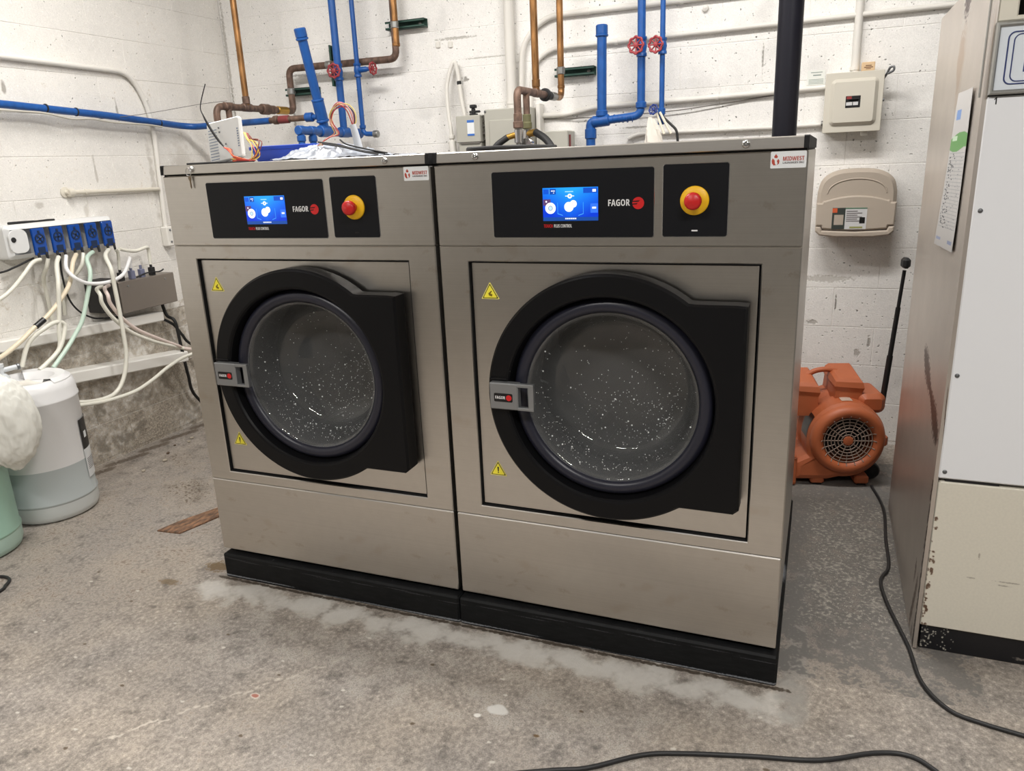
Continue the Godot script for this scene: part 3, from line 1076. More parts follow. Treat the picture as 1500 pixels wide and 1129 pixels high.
	# the front edge of the lid leans back a little
	mb.plate(PackedVector2Array([Vector2(-1.04, 1.4635), Vector2(0.003, 1.4635), Vector2(0.0045, 1.4650), Vector2(0.0012, 1.4888), Vector2(-0.0014, 1.4914), Vector2(-1.04, 1.4915)]), -0.969, -0.011, 0.0, Transform3D(Basis(Vector3.BACK, Vector3.UP, Vector3.LEFT), Vector3.ZERO))
	part(t, "lid", mb, st, "", false)
	for x in [[0.0, 0.0115], [0.9685, 0.98]]:
		mb = MB.new()
		mb.plate(PackedVector2Array([Vector2(-1.04, 1.4625), Vector2(0.0045, 1.4625), Vector2(0.0052, 1.4650), Vector2(0.0034, 1.4900), Vector2(0.0010, 1.4925), Vector2(-1.04, 1.4925)]), -x[1], -x[0], 0.0, Transform3D(Basis(Vector3.BACK, Vector3.UP, Vector3.LEFT), Vector3.ZERO))
		part(t, "lid_end_cap", mb, M("matt_black"), "black plastic lid end", false)
	mb = MB.new()
	mb.bar(0.004, 0.976, 1.4585, 1.4635, -1.035, -0.006)
	part(t, "lid_seal", mb, M("matt_black"), "", false)
	for x in [0.130, 0.839]:
		mb = MB.new()
		mb.lathe([Vector2(0.0095, 0.002), Vector2(0.0095, 0.0045), Vector2(0.0075, 0.0075), Vector2(0.0035, 0.0085), Vector2(0.0, 0.0072)], 24, Transform3D(Basis(Vector3.RIGHT, Vector3.BACK, Vector3.DOWN), Vector3(x, 1.4775, 0.001)))
		part(t, "lid_screw", mb, M("chrome", c8(205, 205, 205), 0.18, 1.0), "", false)

func plinths() -> void:
	var pm := M("plinth_black", c8(34, 34, 37), 0.55, 0.0, 0.3)
	var w := 1024
	var f := noise_bytes(w, 256, 0.03, 61, 4)
	var g := noise_bytes(w, 256, 0.2, 62, 2)
	var d := PackedByteArray()
	d.resize(w * 256 * 3)
	for i in w * 256:
		var v := 20 + 10 * (f[i] / 255.0 - 0.5)
		if g[i] > 214 and f[i] > 150:
			v += (g[i] - 214) * 2.6
		for k in 3:
			d[i * 3 + k] = int(v + k * 1.2)
	# scuffs where the paint has rubbed through to the cement along the foot
	for k in 60:
		stamp(d, w, 256, fposmod(k * 0.618, 1.0) * w, 190 + 26 * fposmod(k * 0.77, 1.0), 34, 7, [138, 141, 146], 0.75, g, 0.5)
	for k in 18:
		stamp(d, w, 256, fposmod(k * 0.414, 1.0) * w, 30 + 30 * fposmod(k * 0.31, 1.0), 34, 4, [96, 96, 100], 0.55, g, 0.5)
	pm.albedo_color = Color.WHITE
	pm.albedo_texture = ImageTexture.create_from_image(Image.create_from_data(w, 256, false, Image.FORMAT_RGB8, d))
	pm.uv1_triplanar = true
	pm.uv1_world_triplanar = true
	pm.uv1_scale = Vector3(0.5, 8.5, 0.5)
	pm.uv1_offset = Vector3(0, -0.85, 0)
	for q in [[0.012, 0.9895, "black painted plinth under the left washer"], [0.9915, 1.982, "black painted plinth under the right washer"]]:
		var mb := MB.new()
		mb.bar(q[0], q[1], 0.0, 0.098, -1.06, 0.022, 0.006)
		solo("washer_plinth", mb, pm, q[2], "plinth", "washer plinths")
		taken["washer_plinth"] = taken.get("washer_plinth", 0)
	# feet between plinth and washers
	var fm := M("matt_black")
	for x in [0.08, 0.9, 1.07, 1.9]:
		for z in [-0.12, -0.95]:
			var mb := MB.new()
			mb.lathe([Vector2(0, 0.098), Vector2(0.025, 0.098), Vector2(0.025, 0.103), Vector2(0.012, 0.105), Vector2(0.012, 0.1086), Vector2(0, 0.1086)], 16, Transform3D(Basis(), Vector3(x, 0, z)))
			var w_node: Node3D = get_node("washing_machine" if x < 0.98 else "washing_machine_001")
			var o := part(w_node, "foot", mb, fm, "", false)
			o.position = -w_node.position

# ------------------------------------------------------------------ dryer cabinet on the right
func sheet_picture() -> ImageTexture:
	var w := 160
	var h := 260
	var im := Image.create(w, h, false, Image.FORMAT_RGB8)
	im.fill(c8(194, 192, 190))
	im.fill_rect(Rect2i(20, 28, 44, 16), c8(120, 150, 200))
	for y in range(50, 96):
		for x in w:
			if y > 74 - 10 * sin(x * 0.016) and y < 92 + 4 * sin(x * 0.03):
				im.set_pixel(x, y, c8(104, 156, 92))
	im.fill_rect(Rect2i(14, 70, 46, 8), c8(190, 214, 186))
	for k in 22:
		im.fill_rect(Rect2i(8, 98 + k * 6, 144, 1), c8(160, 162, 164))
	for k in 5:
		im.fill_rect(Rect2i(8 + k * 36, 98, 1, 126), c8(160, 162, 164))
	var rng := RandomNumberGenerator.new()
	rng.seed = 77
	for k in 90:
		var x := rng.randi_range(10, 60)
		var y := rng.randi_range(98, 226)
		im.fill_rect(Rect2i(x, y, rng.randi_range(2, 12), 2), c8(70, 72, 76))
	for k in 26:
		im.fill_rect(Rect2i(rng.randi_range(66, 140), rng.randi_range(100, 226), rng.randi_range(3, 14), 1), c8(120, 122, 126))
	im.fill_rect(Rect2i(10, 244, 40, 5), c8(150, 160, 190))
	im.fill_rect(Rect2i(112, 244, 34, 6), c8(140, 150, 180))
	return ImageTexture.create_from_image(im)

func dryer() -> void:
	var t := thing("dryer_cabinet", "tall dryer with scratched steel side and white front panels", "dryer", Vector3(2.83, 0, -0.8))
	var w := 512
	var h := 940
	var f := noise_bytes(w, h, 0.01, 71, 4)
	var g := noise_bytes(w, h, 0.12, 72, 3)
	var d := PackedByteArray()
	d.resize(w * h * 3)
	for i in w * h:
		var v := 0.98 + 0.04 * (f[i] / 255.0 - 0.5) + 0.02 * (g[i] / 255.0 - 0.5)
		d[i * 3] = int(216 * v); d[i * 3 + 1] = int(208 * v); d[i * 3 + 2] = int(200 * v)
	var s := w / 1.01
	var zz := func(z: float) -> float: return (z + 1.3) * s
	var yy := func(y: float) -> float: return (1.877 - y) * s * (h / 1.877) / s
	# burnt spot with a pale rim and a rusty run below it
	stamp(d, w, h, zz.call(-0.72), yy.call(1.70), 40, 70, [184, 158, 136], 0.55, f, 0.5)
	stamp(d, w, h, zz.call(-0.72), yy.call(1.86), 46, 56, [222, 218, 212], 0.85, g, 0.5)
	stamp(d, w, h, zz.call(-0.715), yy.call(1.87), 30, 36, [96, 82, 82], 0.95, g, 0.2)
	# scraped patch and rust along the edges
	for k in 14:
		stamp(d, w, h, zz.call(-0.73 + k * 0.029), yy.call(0.80 - k * 0.010), 24, 15 + 7 * sin(k * 0.7), [88, 70, 62], 0.85, g, 0.3, 0.4)
	for k in 60:
		stamp(d, w, h, w - 3 - 6 * fposmod(k * 0.618, 1.0), yy.call(0.01 + 0.55 * pow(fposmod(k * 0.414, 1.0), 2.0)), 5, 9, [70, 52, 44], 0.85, g, 0.3)
	for k in 26:
		stamp(d, w, h, w - 30 - 36 * fposmod(k * 0.618, 1.0), yy.call(0.02 + 0.2 * fposmod(k * 0.37, 1.0)), 5, 14, [110, 92, 80], 0.5, g, 0.3)
	var sm := M("dryer_side_steel", Color.WHITE, 0.38, 0.85)
	sm.albedo_texture = ImageTexture.create_from_image(Image.create_from_data(w, h, false, Image.FORMAT_RGB8, d))
	var mb := MB.new()
	mb.uvquad(Vector3(2.355, 1.877, -1.3), Vector3(2.355, 1.877, -0.29), Vector3(2.355, 0.004, -0.29), Vector3(2.355, 0.004, -1.3), Vector3.LEFT)
	mb.uvquad(Vector3(2.355, 1.877, -0.29), Vector3(2.366, 1.877, -0.29), Vector3(2.366, 0.004, -0.29), Vector3(2.355, 0.004, -0.29), Vector3.BACK)
	mb.uvquad(Vector3(2.359, 1.877, -1.3), Vector3(2.359, 1.877, -0.292), Vector3(2.359, 0.004, -0.292), Vector3(2.359, 0.004, -1.3), Vector3.RIGHT)
	mb.uvquad(Vector3(2.355, 1.877, -1.3), Vector3(2.359, 1.877, -1.3), Vector3(2.359, 1.877, -0.29), Vector3(2.355, 1.877, -0.29), Vector3.UP)
	part(t, "side_panel", mb, sm, "steel side sheet with burn mark and rust")
	mb = MB.new()
	mb.bar(2.36, 3.3, 0.085, 1.733, -1.298, -0.31)
	mb.bar(2.36, 3.3, 1.733, 1.868, -1.298, -0.95)
	mb.bar(2.36, 3.3, 1.868, 1.872, -1.298, -0.31)
	mb.bar(3.29, 3.3, 1.733, 1.868, -0.95, -0.31)
	part(t, "body", mb, M("dryer_grey", c8(120, 118, 114), 0.6))
	var kw := 700
	var kh := 385
	var kg := noise_bytes(kw, kh, 0.15, 75, 2)
	var kd := PackedByteArray()
	kd.resize(kw * kh * 3)
	for i in kw * kh:
		var low := i / kw > 326
		var v := 0.985 + 0.03 * (kg[i] / 255.0 - 0.5)
		kd[i * 3] = int((22 if low else 228) * v); kd[i * 3 + 1] = int((22 if low else 223) * v); kd[i * 3 + 2] = int((26 if low else 208) * v)
	var kr := RandomNumberGenerator.new()
	kr.seed = 6
	for k in 46:
		stamp(kd, kw, kh, kr.randf_range(2, 14), 60 + 266 * sqrt(kr.randf()), kr.randf_range(1.5, 4), kr.randf_range(2, 7), [96, 72, 56], 0.9, kg, 0.4)
	for k in 60:
		stamp(kd, kw, kh, 10 + 60 * pow(kr.randf(), 1.6), 330 + 50 * kr.randf(), kr.randf_range(1, 2.6), kr.randf_range(1, 2.6), [190, 186, 172], 0.9, kg, 0.4)
	for q in [[150, 200, 26, 1.6], [140, 208, 14, 1.4], [92, 150, 2, 7], [196, 100, 3, 3], [84, 200, 8, 2], [190, 372, 14, 4]]:
		stamp(kd, kw, kh, q[0], q[1], q[2], q[3], [150, 142, 130], 0.7, kg, 0.5)
	var cream := tri_mat("dryer_cream", ImageTexture.create_from_image(Image.create_from_data(kw, kh, false, Image.FORMAT_RGB8, kd)), Vector3(1.0, 1.0 / 0.55, 1.0), Vector3(-2.36, -1.0, 0), 0.4, 0.0)
	mb = MB.new()
	mb.bar(2.372, 3.29, 0.0, 0.082, -1.29, -0.302, 0.002)
	part(t, "kick_plate", mb, cream, "black kick plate with paint chips")
	M("kick_black", c8(24, 24, 28), 0.45)
	mb = MB.new()
	mb.bar(2.367, 3.3, 0.085, 0.549, -0.312, -0.291, 0.003)
	part(t, "lower_panel", mb, cream, "cream lower front panel")
	mb = MB.new()
	mb.bar(2.384, 2.515, 0.5495, 0.5595, -0.308, -0.297)
	part(t, "gap_strip", mb, M("kick_black"))
	mb = MB.new()
	mb.bar(2.364, 3.3, 0.560, 1.564, -0.312, -0.287, 0.004)
	var wp := part(t, "door_panel", mb, M("dryer_white", c8(240, 242, 245), 0.35), "white upper front panel")
	for q in [[2.379, 1.293], [2.3755, 0.86], [2.376, 0.581]]:
		mb = MB.new()
		mb.lathe([Vector2(0, 0), Vector2(0.006, 0), Vector2(0.0055, 0.002), Vector2(0.003, 0.0035), Vector2(0, 0.0036)], 14, Transform3D(Basis(Vector3.RIGHT, Vector3.BACK, Vector3.DOWN), Vector3(q[0] + 0.003, q[1], -0.287)))
		part(wp, "screw", mb, M("screw_grey", c8(120, 122, 124), 0.4, 0.8), "", false)
	lettering(wp, "number", "1", 0.016, 0.006, M("badge_black"), Vector3(2.384, 1.553, -0.2868))
	# cream frame with a dark opening above the sign
	mb = MB.new()
	flat_frame(mb, 2.366, 1.730, 3.3, 1.877, 2.408, 1.742, 3.24, 1.862, -0.312, -0.291)
	part(t, "upper_frame", mb, M("frame_cream", c8(226, 221, 206), 0.4), "cream frame round the upper opening")
	mb = MB.new()
	flat_frame(mb, 2.364, 1.567, 3.2, 1.728, 2.374, 1.577, 3.19, 1.718, -0.290, -0.272)
	var fr := part(t, "sign_frame", mb, M("alu_frame", c8(168, 168, 164), 0.35, 0.7), "thin metal sign frame")
	mb = MB.new()
	mb.bar(2.373, 3.191, 1.576, 1.719, -0.288, -0.279)
	part(fr, "sign_field", mb, M("sign_white", c8(226, 233, 240), 0.3), "", false)
	for q in [[2.393, 0.009, 0.003], [2.405, 0.02, 0.0025]]:
		mb = MB.new()
		var o := rrect(q[0], 1.585 + q[1] * 0.5, 3.171 - q[1], 1.709 - q[1] * 0.5, 0.014, 6)
		var pts := []
		for p in o:
			pts.append(Vector3(p.x, p.y, -0.2788))
		pts.append(pts[0])
		mb.tube(pts, q[2] * 0.6, 6, false)
		part(fr, "blue_outline", mb, M("sign_blue", c8(52, 66, 120), 0.4), "", false)
	mb = MB.new()
	mb.bar(2.43, 3.13, 1.615, 1.68, -0.2795, -0.2785)
	part(fr, "blue_band", mb, M("sign_blue"), "", false)
	# edge strip and bolt at the corner of the steel side
	mb = MB.new()
	mb.tube([Vector3(2.3545, 1.875, -0.325), Vector3(2.3545, 1.565, -0.325)], 0.0035, 8)
	part(t, "edge_strip", mb, M("alu_frame"))
	# sheet of paper taped to the side
	mb = MB.new()
	mb.own_uv = true
	var cols := 6
	var rows := 8
	var pos := func(u: float, q: float) -> Vector3:
		var tl := Vector3(2.3525, 1.595, -0.672)
		var tr := Vector3(2.3525, 1.595, -0.40)
		var bl := Vector3(2.3525, 1.156, -0.79)
		var br := Vector3(2.3525, 1.172, -0.42)
		var p := tl.lerp(tr, u).lerp(bl.lerp(br, u), q)
		p.x -= 0.004 * u * u * u * (1.0 - q) + 0.004 * q * q * q * q
		return p
	for i in cols:
		for j in rows:
			var u0 := float(i) / cols
			var u1 := float(i + 1) / cols
			var q0 := float(j) / rows
			var q1 := float(j + 1) / rows
			var a: Vector3 = pos.call(u0, q0)
			var b: Vector3 = pos.call(u1, q0)
			var c: Vector3 = pos.call(u1, q1)
			var e: Vector3 = pos.call(u0, q1)
			mb.tri(a, b, c, Vector3.LEFT, Vector3.LEFT, Vector3.LEFT, Vector2(u0, q0), Vector2(u1, q0), Vector2(u1, q1))
			mb.tri(a, c, e, Vector3.LEFT, Vector3.LEFT, Vector3.LEFT, Vector2(u0, q0), Vector2(u1, q1), Vector2(u0, q1))
			var k := Vector3(0.0006, 0, 0)
			mb.tri(a + k, b + k, c + k, Vector3.RIGHT, Vector3.RIGHT, Vector3.RIGHT)
			mb.tri(a + k, c + k, e + k, Vector3.RIGHT, Vector3.RIGHT, Vector3.RIGHT)
	var pm := M("printed_sheet", Color.WHITE, 0.6)
	pm.albedo_texture = sheet_picture()
	solo("paper_chart", mb, pm, "printed chart with a green band taped to the dryer side", "paper")

# ------------------------------------------------------------------ orange air mover
func air_mover() -> void:
	var th := 0.24
	var base := Vector3(2.175, 0, -1.475)
	var t := thing("air_mover", "orange carpet blower with round grille in the aisle", "air mover", base, "", th)
	var om := M("mover_orange", c8(178, 96, 58), 0.5)
	var c := Vector2(0.01, 0.222)
	var r := 0.165
	var o := PackedVector2Array()
	o.append(Vector2(-0.210, 0.022))
	o.append(Vector2(-0.06, 0.022))
	for k in 41:
		var a := deg_to_rad(-95.0 + 300.0 * k / 40.0)
		var rr := r + 0.022 * clampf(-sin(a), 0.0, 1.0)
		o.append(c + Vector2(cos(a), sin(a)) * rr)
	o.append(Vector2(-0.15, 0.142))
	o.append(Vector2(-0.210, 0.112))
	var mb := MB.new()
	var inset := func(dd: float, z: float) -> Array:
		var out := []
		var m := o.size()
		for k in m:
			var d0 := (o[k] - o[(k - 1 + m) % m]).normalized()
			var d1 := (o[(k + 1) % m] - o[k]).normalized()
			var nn := Vector2(-d0.y - d1.y, d0.x + d1.x)
			nn = nn / maxf(0.6, nn.length_squared() * 0.5)
			var p := o[k] + nn * dd
			out.append(Vector3(p.x, p.y, z))
		return out
	mb.loft([inset.call(0.03, -0.345), inset.call(0.012, -0.338), inset.call(0.0, -0.315), inset.call(0.0, -0.215), inset.call(0.012, -0.19), inset.call(0.012, -0.16), inset.call(0.0, -0.135), inset.call(0.0, -0.03), inset.call(0.012, -0.008), inset.call(0.03, 0.0)])
	var rear := PackedVector2Array()
	for p in inset.call(0.03, -0.345):
		rear.append(Vector2(p.x, p.y))
	var ix := Geometry2D.triangulate_polygon(rear)
	for k in range(0, ix.size(), 3):
		mb.tri(Vector3(rear[ix[k]].x, rear[ix[k]].y, -0.345), Vector3(rear[ix[k + 1]].x, rear[ix[k + 1]].y, -0.345), Vector3(rear[ix[k + 2]].x, rear[ix[k + 2]].y, -0.345), Vector3.FORWARD, Vector3.FORWARD, Vector3.FORWARD)
	# the front face has a round inlet with a throat behind it
	var face: Array = inset.call(0.03, 0.0)
	var mouth := []
	for p in face:
		var a := atan2(p.y - c.y, p.x - c.x)
		mouth.append(Vector3(c.x + cos(a) * 0.102, c.y + sin(a) * 0.102, 0.0))
	mb.loft([face, mouth])
	part(t, "housing", mb, om, "", false)
	var zx := Transform3D(Basis(Vector3.RIGHT, Vector3.BACK, Vector3.DOWN), Vector3(c.x, c.y, 0))
	mb = MB.new()
	mb.lathe([Vector2(0.158, -0.01), Vector2(0.156, 0.006), Vector2(0.148, 0.02), Vector2(0.134, 0.027), Vector2(0.118, 0.024), Vector2(0.106, 0.012), Vector2(0.102, 0.0)], 48, zx, 0.3)
	part(t, "inlet_rim", mb, om, "", false)
	mb = MB.new()
	mb.lathe([Vector2(0.102, 0.001), Vector2(0.102, -0.05), Vector2(0.118, -0.06), Vector2(0.118, -0.27), Vector2(0.0, -0.27)], 40, zx)
	var bk := part(t, "inlet_throat", mb, om, "", false)
	# fan wheel inside the throat
	var fan := M("fan_plastic", c8(92, 90, 88), 0.5)
	mb = MB.new()
	mb.lathe([Vector2(0.0, -0.20), Vector2(0.112, -0.20), Vector2(0.112, -0.195), Vector2(0.035, -0.19), Vector2(0.028, -0.12), Vector2(0.0, -0.115)], 32, zx)
	part(bk, "fan_wheel", mb, fan, "", false)
	for k in 20:
		mb = MB.new()
		var a := TAU * k / 20
		mb.box(Vector3(c.x + cos(a) * 0.096, c.y + sin(a) * 0.096, -0.135), Vector3(0.026, 0.003, 0.12), 0.0, Basis(Vector3.BACK, a + 0.7))
		part(bk, "fan_blade", mb, fan, "", false)
	var gm := M("grille_grey", c8(142, 124, 112), 0.5)
	for k in 6:
		mb = MB.new()
		var gr := 0.028 + k * 0.0145
		var pts := []
		for j in 41:
			pts.append(Vector3(c.x + cos(TAU * j / 40) * gr, c.y + sin(TAU * j / 40) * gr, 0.011))
		mb.tube(pts, 0.0025, 6, false)
		part(bk, "grille_ring", mb, gm, "", false)
	for k in 20:
		mb = MB.new()
		var a := TAU * k / 20
		var r0 := 0.018 if k % 2 == 0 else 0.058
		mb.tube([Vector3(c.x + cos(a) * r0, c.y + sin(a) * r0, 0.011), Vector3(c.x + cos(a) * 0.106, c.y + sin(a) * 0.106, 0.011), Vector3(c.x + cos(a) * 0.116, c.y + sin(a) * 0.116, 0.024)], 0.0024, 6)
		part(bk, "grille_spoke", mb, gm, "", false)
	mb = MB.new()
	mb.lathe([Vector2(0.022, 0.004), Vector2(0.022, 0.013), Vector2(0.018, 0.015), Vector2(0, 0.015)], 16, zx)
	part(bk, "grille_hub", mb, om, "", false)
	# outlet flange: a rim round the mouth of the duct
	mb = MB.new()
	mb.bar(-0.220, -0.196, 0.118, 0.136, -0.345, 0.006, 0.005)
	mb.bar(-0.220, -0.196, 0.004, 0.022, -0.345, 0.006, 0.005)
	mb.bar(-0.220, -0.196, 0.004, 0.136, -0.012, 0.006, 0.005)
	mb.bar(-0.220, -0.196, 0.004, 0.136, -0.345, -0.327, 0.005)
	part(t, "outlet_flange", mb, om, "", false)
	# carrying posts with a bar between them
	for q in [[-0.205, -0.100, 0.30, 0.475], [-0.03, 0.085, 0.34, 0.495]]:
		mb = MB.new()
		var lo := [Vector3(q[0], q[2], -0.33), Vector3(q[1], q[2], -0.33), Vector3(q[1], q[2], -0.10), Vector3(q[0], q[2], -0.10)]
		var mid := [Vector3(q[0], q[3] - 0.05, -0.30), Vector3(q[1], q[3] - 0.055, -0.30), Vector3(q[1], q[3] - 0.085, -0.10), Vector3(q[0], q[3] - 0.075, -0.10)]
		var md2 := [Vector3(q[0] - 0.006, q[3] - 0.045, -0.306), Vector3(q[1] + 0.006, q[3] - 0.045, -0.306), Vector3(q[1] + 0.006, q[3] - 0.065, -0.093), Vector3(q[0] - 0.006, q[3] - 0.055, -0.093)]
		var top := [Vector3(q[0], q[3] - 0.012, -0.30), Vector3(q[1], q[3] - 0.012, -0.30), Vector3(q[1], q[3] - 0.040, -0.099), Vector3(q[0], q[3] - 0.034, -0.099)]
		var tp2 := [Vector3(q[0] + 0.012, q[3], -0.29), Vector3(q[1] - 0.012, q[3], -0.29), Vector3(q[1] - 0.012, q[3] - 0.024, -0.115), Vector3(q[0] + 0.012, q[3] - 0.020, -0.115)]
		mb.loft([lo, mid, md2, top, tp2])
		mb.quad(tp2[0], tp2[1], tp2[2], tp2[3], Vector3.UP)
		part(t, "post", mb, om, "", false)
	mb = MB.new()
	mb.tube(smooth_path(V([[-0.14, 0.445, -0.22], [-0.10, 0.475, -0.22], [-0.05, 0.485, -0.22], [0.0, 0.478, -0.22]]), 5), 0.012, 10)
	part(t, "carry_bar", mb, om, "", false)
	mb = MB.new()
	mb.plate(rrect(0.07, 0.315, 0.185, 0.405, 0.03), -0.27, -0.08, 0.02)
	part(t, "motor_cover", mb, om, "", false)
	mb = MB.new()
	mb.bar(0.15, 0.205, 0.165, 0.215, -0.14, -0.07, 0.008)
	part(t, "cord_peg", mb, om, "", false)
	for x in [-0.13, 0.06]:
		mb = MB.new()
		mb.bar(x, x + 0.06, 0.006, 0.045, -0.33, -0.01, 0.008)
		part(t, "foot", mb, om, "", false)
		mb = MB.new()
		mb.bar(x + 0.01, x + 0.05, 0.0, 0.008, -0.05, -0.015, 0.002)
		part(t, "rubber_pad", mb, M("matt_black"), "", false)
	mb = MB.new()
	mb.lathe([Vector2(0, -0.02), Vector2(0.034, -0.02), Vector2(0.040, -0.012), Vector2(0.040, 0.012), Vector2(0.034, 0.02), Vector2(0.02, 0.014), Vector2(0.012, 0.018), Vector2(0, 0.018)], 28, Transform3D(Basis(Vector3.RIGHT, Vector3.BACK, Vector3.DOWN), Vector3(0.148, 0.040, -0.10)))
	part(t, "wheel", mb, M("rubber_black", c8(24, 24, 25), 0.6), "black wheel", false)
	# name plate on the left shoulder and rating label on top
	mb = MB.new()
	for k in 8:
		var a0 := deg_to_rad(145 + 36.0 * k / 8.0)
		var a1 := deg_to_rad(145 + 36.0 * (k + 1) / 8.0)
		var rr := r + 0.0015
		mb.quad(Vector3(c.x + cos(a0) * rr, c.y + sin(a0) * rr, -0.035), Vector3(c.x + cos(a1) * rr, c.y + sin(a1) * rr, -0.035), Vector3(c.x + cos(a1) * rr, c.y + sin(a1) * rr, -0.13), Vector3(c.x + cos(a0) * rr, c.y + sin(a0) * rr, -0.13), Vector3(cos(a0), sin(a0), 0))
	part(t, "name_plate", mb, M("badge_black"), "black name plate", false)
	mb = MB.new()
	for k in 3:
		var a0 := deg_to_rad(82 + 16.0 * k / 3.0)
		var a1 := deg_to_rad(82 + 16.0 * (k + 1) / 3.0)
		var rr := r + 0.0015
		mb.quad(Vector3(c.x + cos(a0) * rr, c.y + sin(a0) * rr, -0.05), Vector3(c.x + cos(a1) * rr, c.y + sin(a1) * rr, -0.05), Vector3(c.x + cos(a1) * rr, c.y + sin(a1) * rr, -0.12), Vector3(c.x + cos(a0) * rr, c.y + sin(a0) * rr, -0.12), Vector3(cos(a0), sin(a0), 0))
	part(t, "rating_label", mb, M("label_tan", c8(196, 176, 160), 0.5), "", false)
	# telescopic pull handle
	var inv := t.transform.affine_inverse()
	var a := inv * Vector3(2.322, 0.34, -1.66)
	var b := inv * Vector3(2.352, 0.985, -1.60)
	mb = MB.new()
	mb.tube([a, a.lerp(b, 0.36), a.lerp(b, 0.361), a.lerp(b, 0.70), a.lerp(b, 0.701), a.lerp(b, 0.95)], [0.0125, 0.0125, 0.010, 0.010, 0.0075, 0.0075], 12)
	var ph := part(t, "pull_handle", mb, M("rubber_black"), "black telescopic pull handle", false)
	mb = MB.new()
	mb.box(b, Vector3(0.03, 0.045, 0.05), 0.01)
	part(ph, "grip", mb, M("rubber_black"), "", false)

# ------------------------------------------------------------------ pipes
func handwheel(parent: Node3D, at: Vector3, dir: Vector3, r: float, m: Material, called := "handwheel") -> MeshInstance3D:
	var xf := axis_xf(at, dir)
	var mb := MB.new()
	var pts := []
	for k in 49:
		var a := TAU * k / 48
		var rr := r * (0.92 + 0.08 * cos(a * 8))
		pts.append(xf * Vector3(cos(a) * rr, 0, sin(a) * rr))
	mb.tube(pts, r * 0.14, 8, false)
	for k in 4:
		var a := TAU * k / 8
		mb.tube([xf * Vector3(cos(a) * r * 0.9, 0, sin(a) * r * 0.9), xf * Vector3(0, -r * 0.12, 0), xf * Vector3(-cos(a) * r * 0.9, 0, -sin(a) * r * 0.9)], r * 0.10, 6)
	mb.lathe([Vector2(0, -r * 0.35), Vector2(r * 0.28, -r * 0.35), Vector2(r * 0.3, r * 0.12), Vector2(0, r * 0.2)], 12, xf)
	return part(parent, called, mb, m, "red handwheel" if called == "handwheel" else "")

func valve(parent: Node3D, at: Vector3, pipe_dir: Vector3, stem: Vector3, r: float, wheel_r: float, body: Material, wheel: Material, reach := 0.075) -> void:
	var mb := MB.new()
	mb.lathe([Vector2(r * 1.0, -r * 2.6), Vector2(r * 1.5, -r * 2.6), Vector2(r * 1.5, -r * 1.7), Vector2(r * 1.25, -r * 1.5), Vector2(r * 1.55, 0), Vector2(r * 1.25, r * 1.5), Vector2(r * 1.5, r * 1.7), Vector2(r * 1.5, r * 2.6), Vector2(r * 1.0, r * 2.6)], 20, axis_xf(at, pipe_dir))
	var b := part(parent, "valve_body", mb, body)
	mb = MB.new()
	var s := stem.normalized()
	mb.lathe([Vector2(r * 1.1, r * 0.8), Vector2(r * 1.1, reach * 0.55), Vector2(r * 0.85, reach * 0.58), Vector2(r * 0.7, reach * 0.8), Vector2(0.005, reach * 0.82), Vector2(0.005, reach), Vector2(0, reach)], 14, axis_xf(at, s))
	part(b, "bonnet", mb, body)
	var o := handwheel(b, at + s * reach, s, wheel_r, wheel)
	o.position = Vector3.ZERO

func strut(c: Vector3, length: float, upright: bool, label: String) -> void:
	var t := thing("strut_channel", label, "strut channel", c, "green strut channels on the back wall")
	var gm := M("strut_green", c8(46, 78, 68), 0.5, 0.1)
	var mb := MB.new()
	var h := 0.021
	var dz := 0.045
	# open channel: web on the wall, two flanges, two lips
	var put := func(a0: float, a1: float, z0: float, z1: float) -> void:
		if upright:
			mb.bar(a0, a1, -length / 2, length / 2, z0, z1)
		else:
			mb.bar(-length / 2, length / 2, a0, a1, z0, z1)
	put.call(-h, h, 0.0, 0.003)
	put.call(-h, -h + 0.003, 0.0, dz)
	put.call(h - 0.003, h, 0.0, dz)
	put.call(-h, -h + 0.011, dz - 0.003, dz)
	put.call(h - 0.011, h, dz - 0.003, dz)
	part(t, "channel", mb, gm, "", false)
	for s in [-0.32, 0.32]:
		mb = MB.new()
		var p := Vector3(0, s * length, 0.003) if upright else Vector3(s * length, 0, 0.003)
		mb.lathe([Vector2(0, 0), Vector2(0.009, 0), Vector2(0.009, 0.007), Vector2(0, 0.009)], 6, Transform3D(Basis(Vector3.RIGHT, Vector3.BACK, Vector3.DOWN), p))
		part(t, "bolt", mb, M("galvanised", c8(128, 128, 126), 0.4, 0.9), "", false)

func copper_mats() -> void:
	if mats.has("copper"):
		return
	var n := noise_tex(256, 0.02, 91, 0.55, 1.0, 4)
	var a := M("copper", c8(194, 142, 90), 0.38, 0.75)
	a.albedo_texture = n
	a.uv1_scale = Vector3(6, 1.5, 1)
	var b := M("copper_brown", c8(142, 114, 98), 0.6, 0.3)
	b.albedo_texture = n
	b.uv1_scale = Vector3(5, 3, 1)
	var d := M("pipe_blue", c8(22, 86, 162), 0.42)
	d.albedo_texture = noise_tex(256, 0.03, 92, 0.86, 1.0, 4)
	d.uv1_scale = Vector3(4, 2, 1)

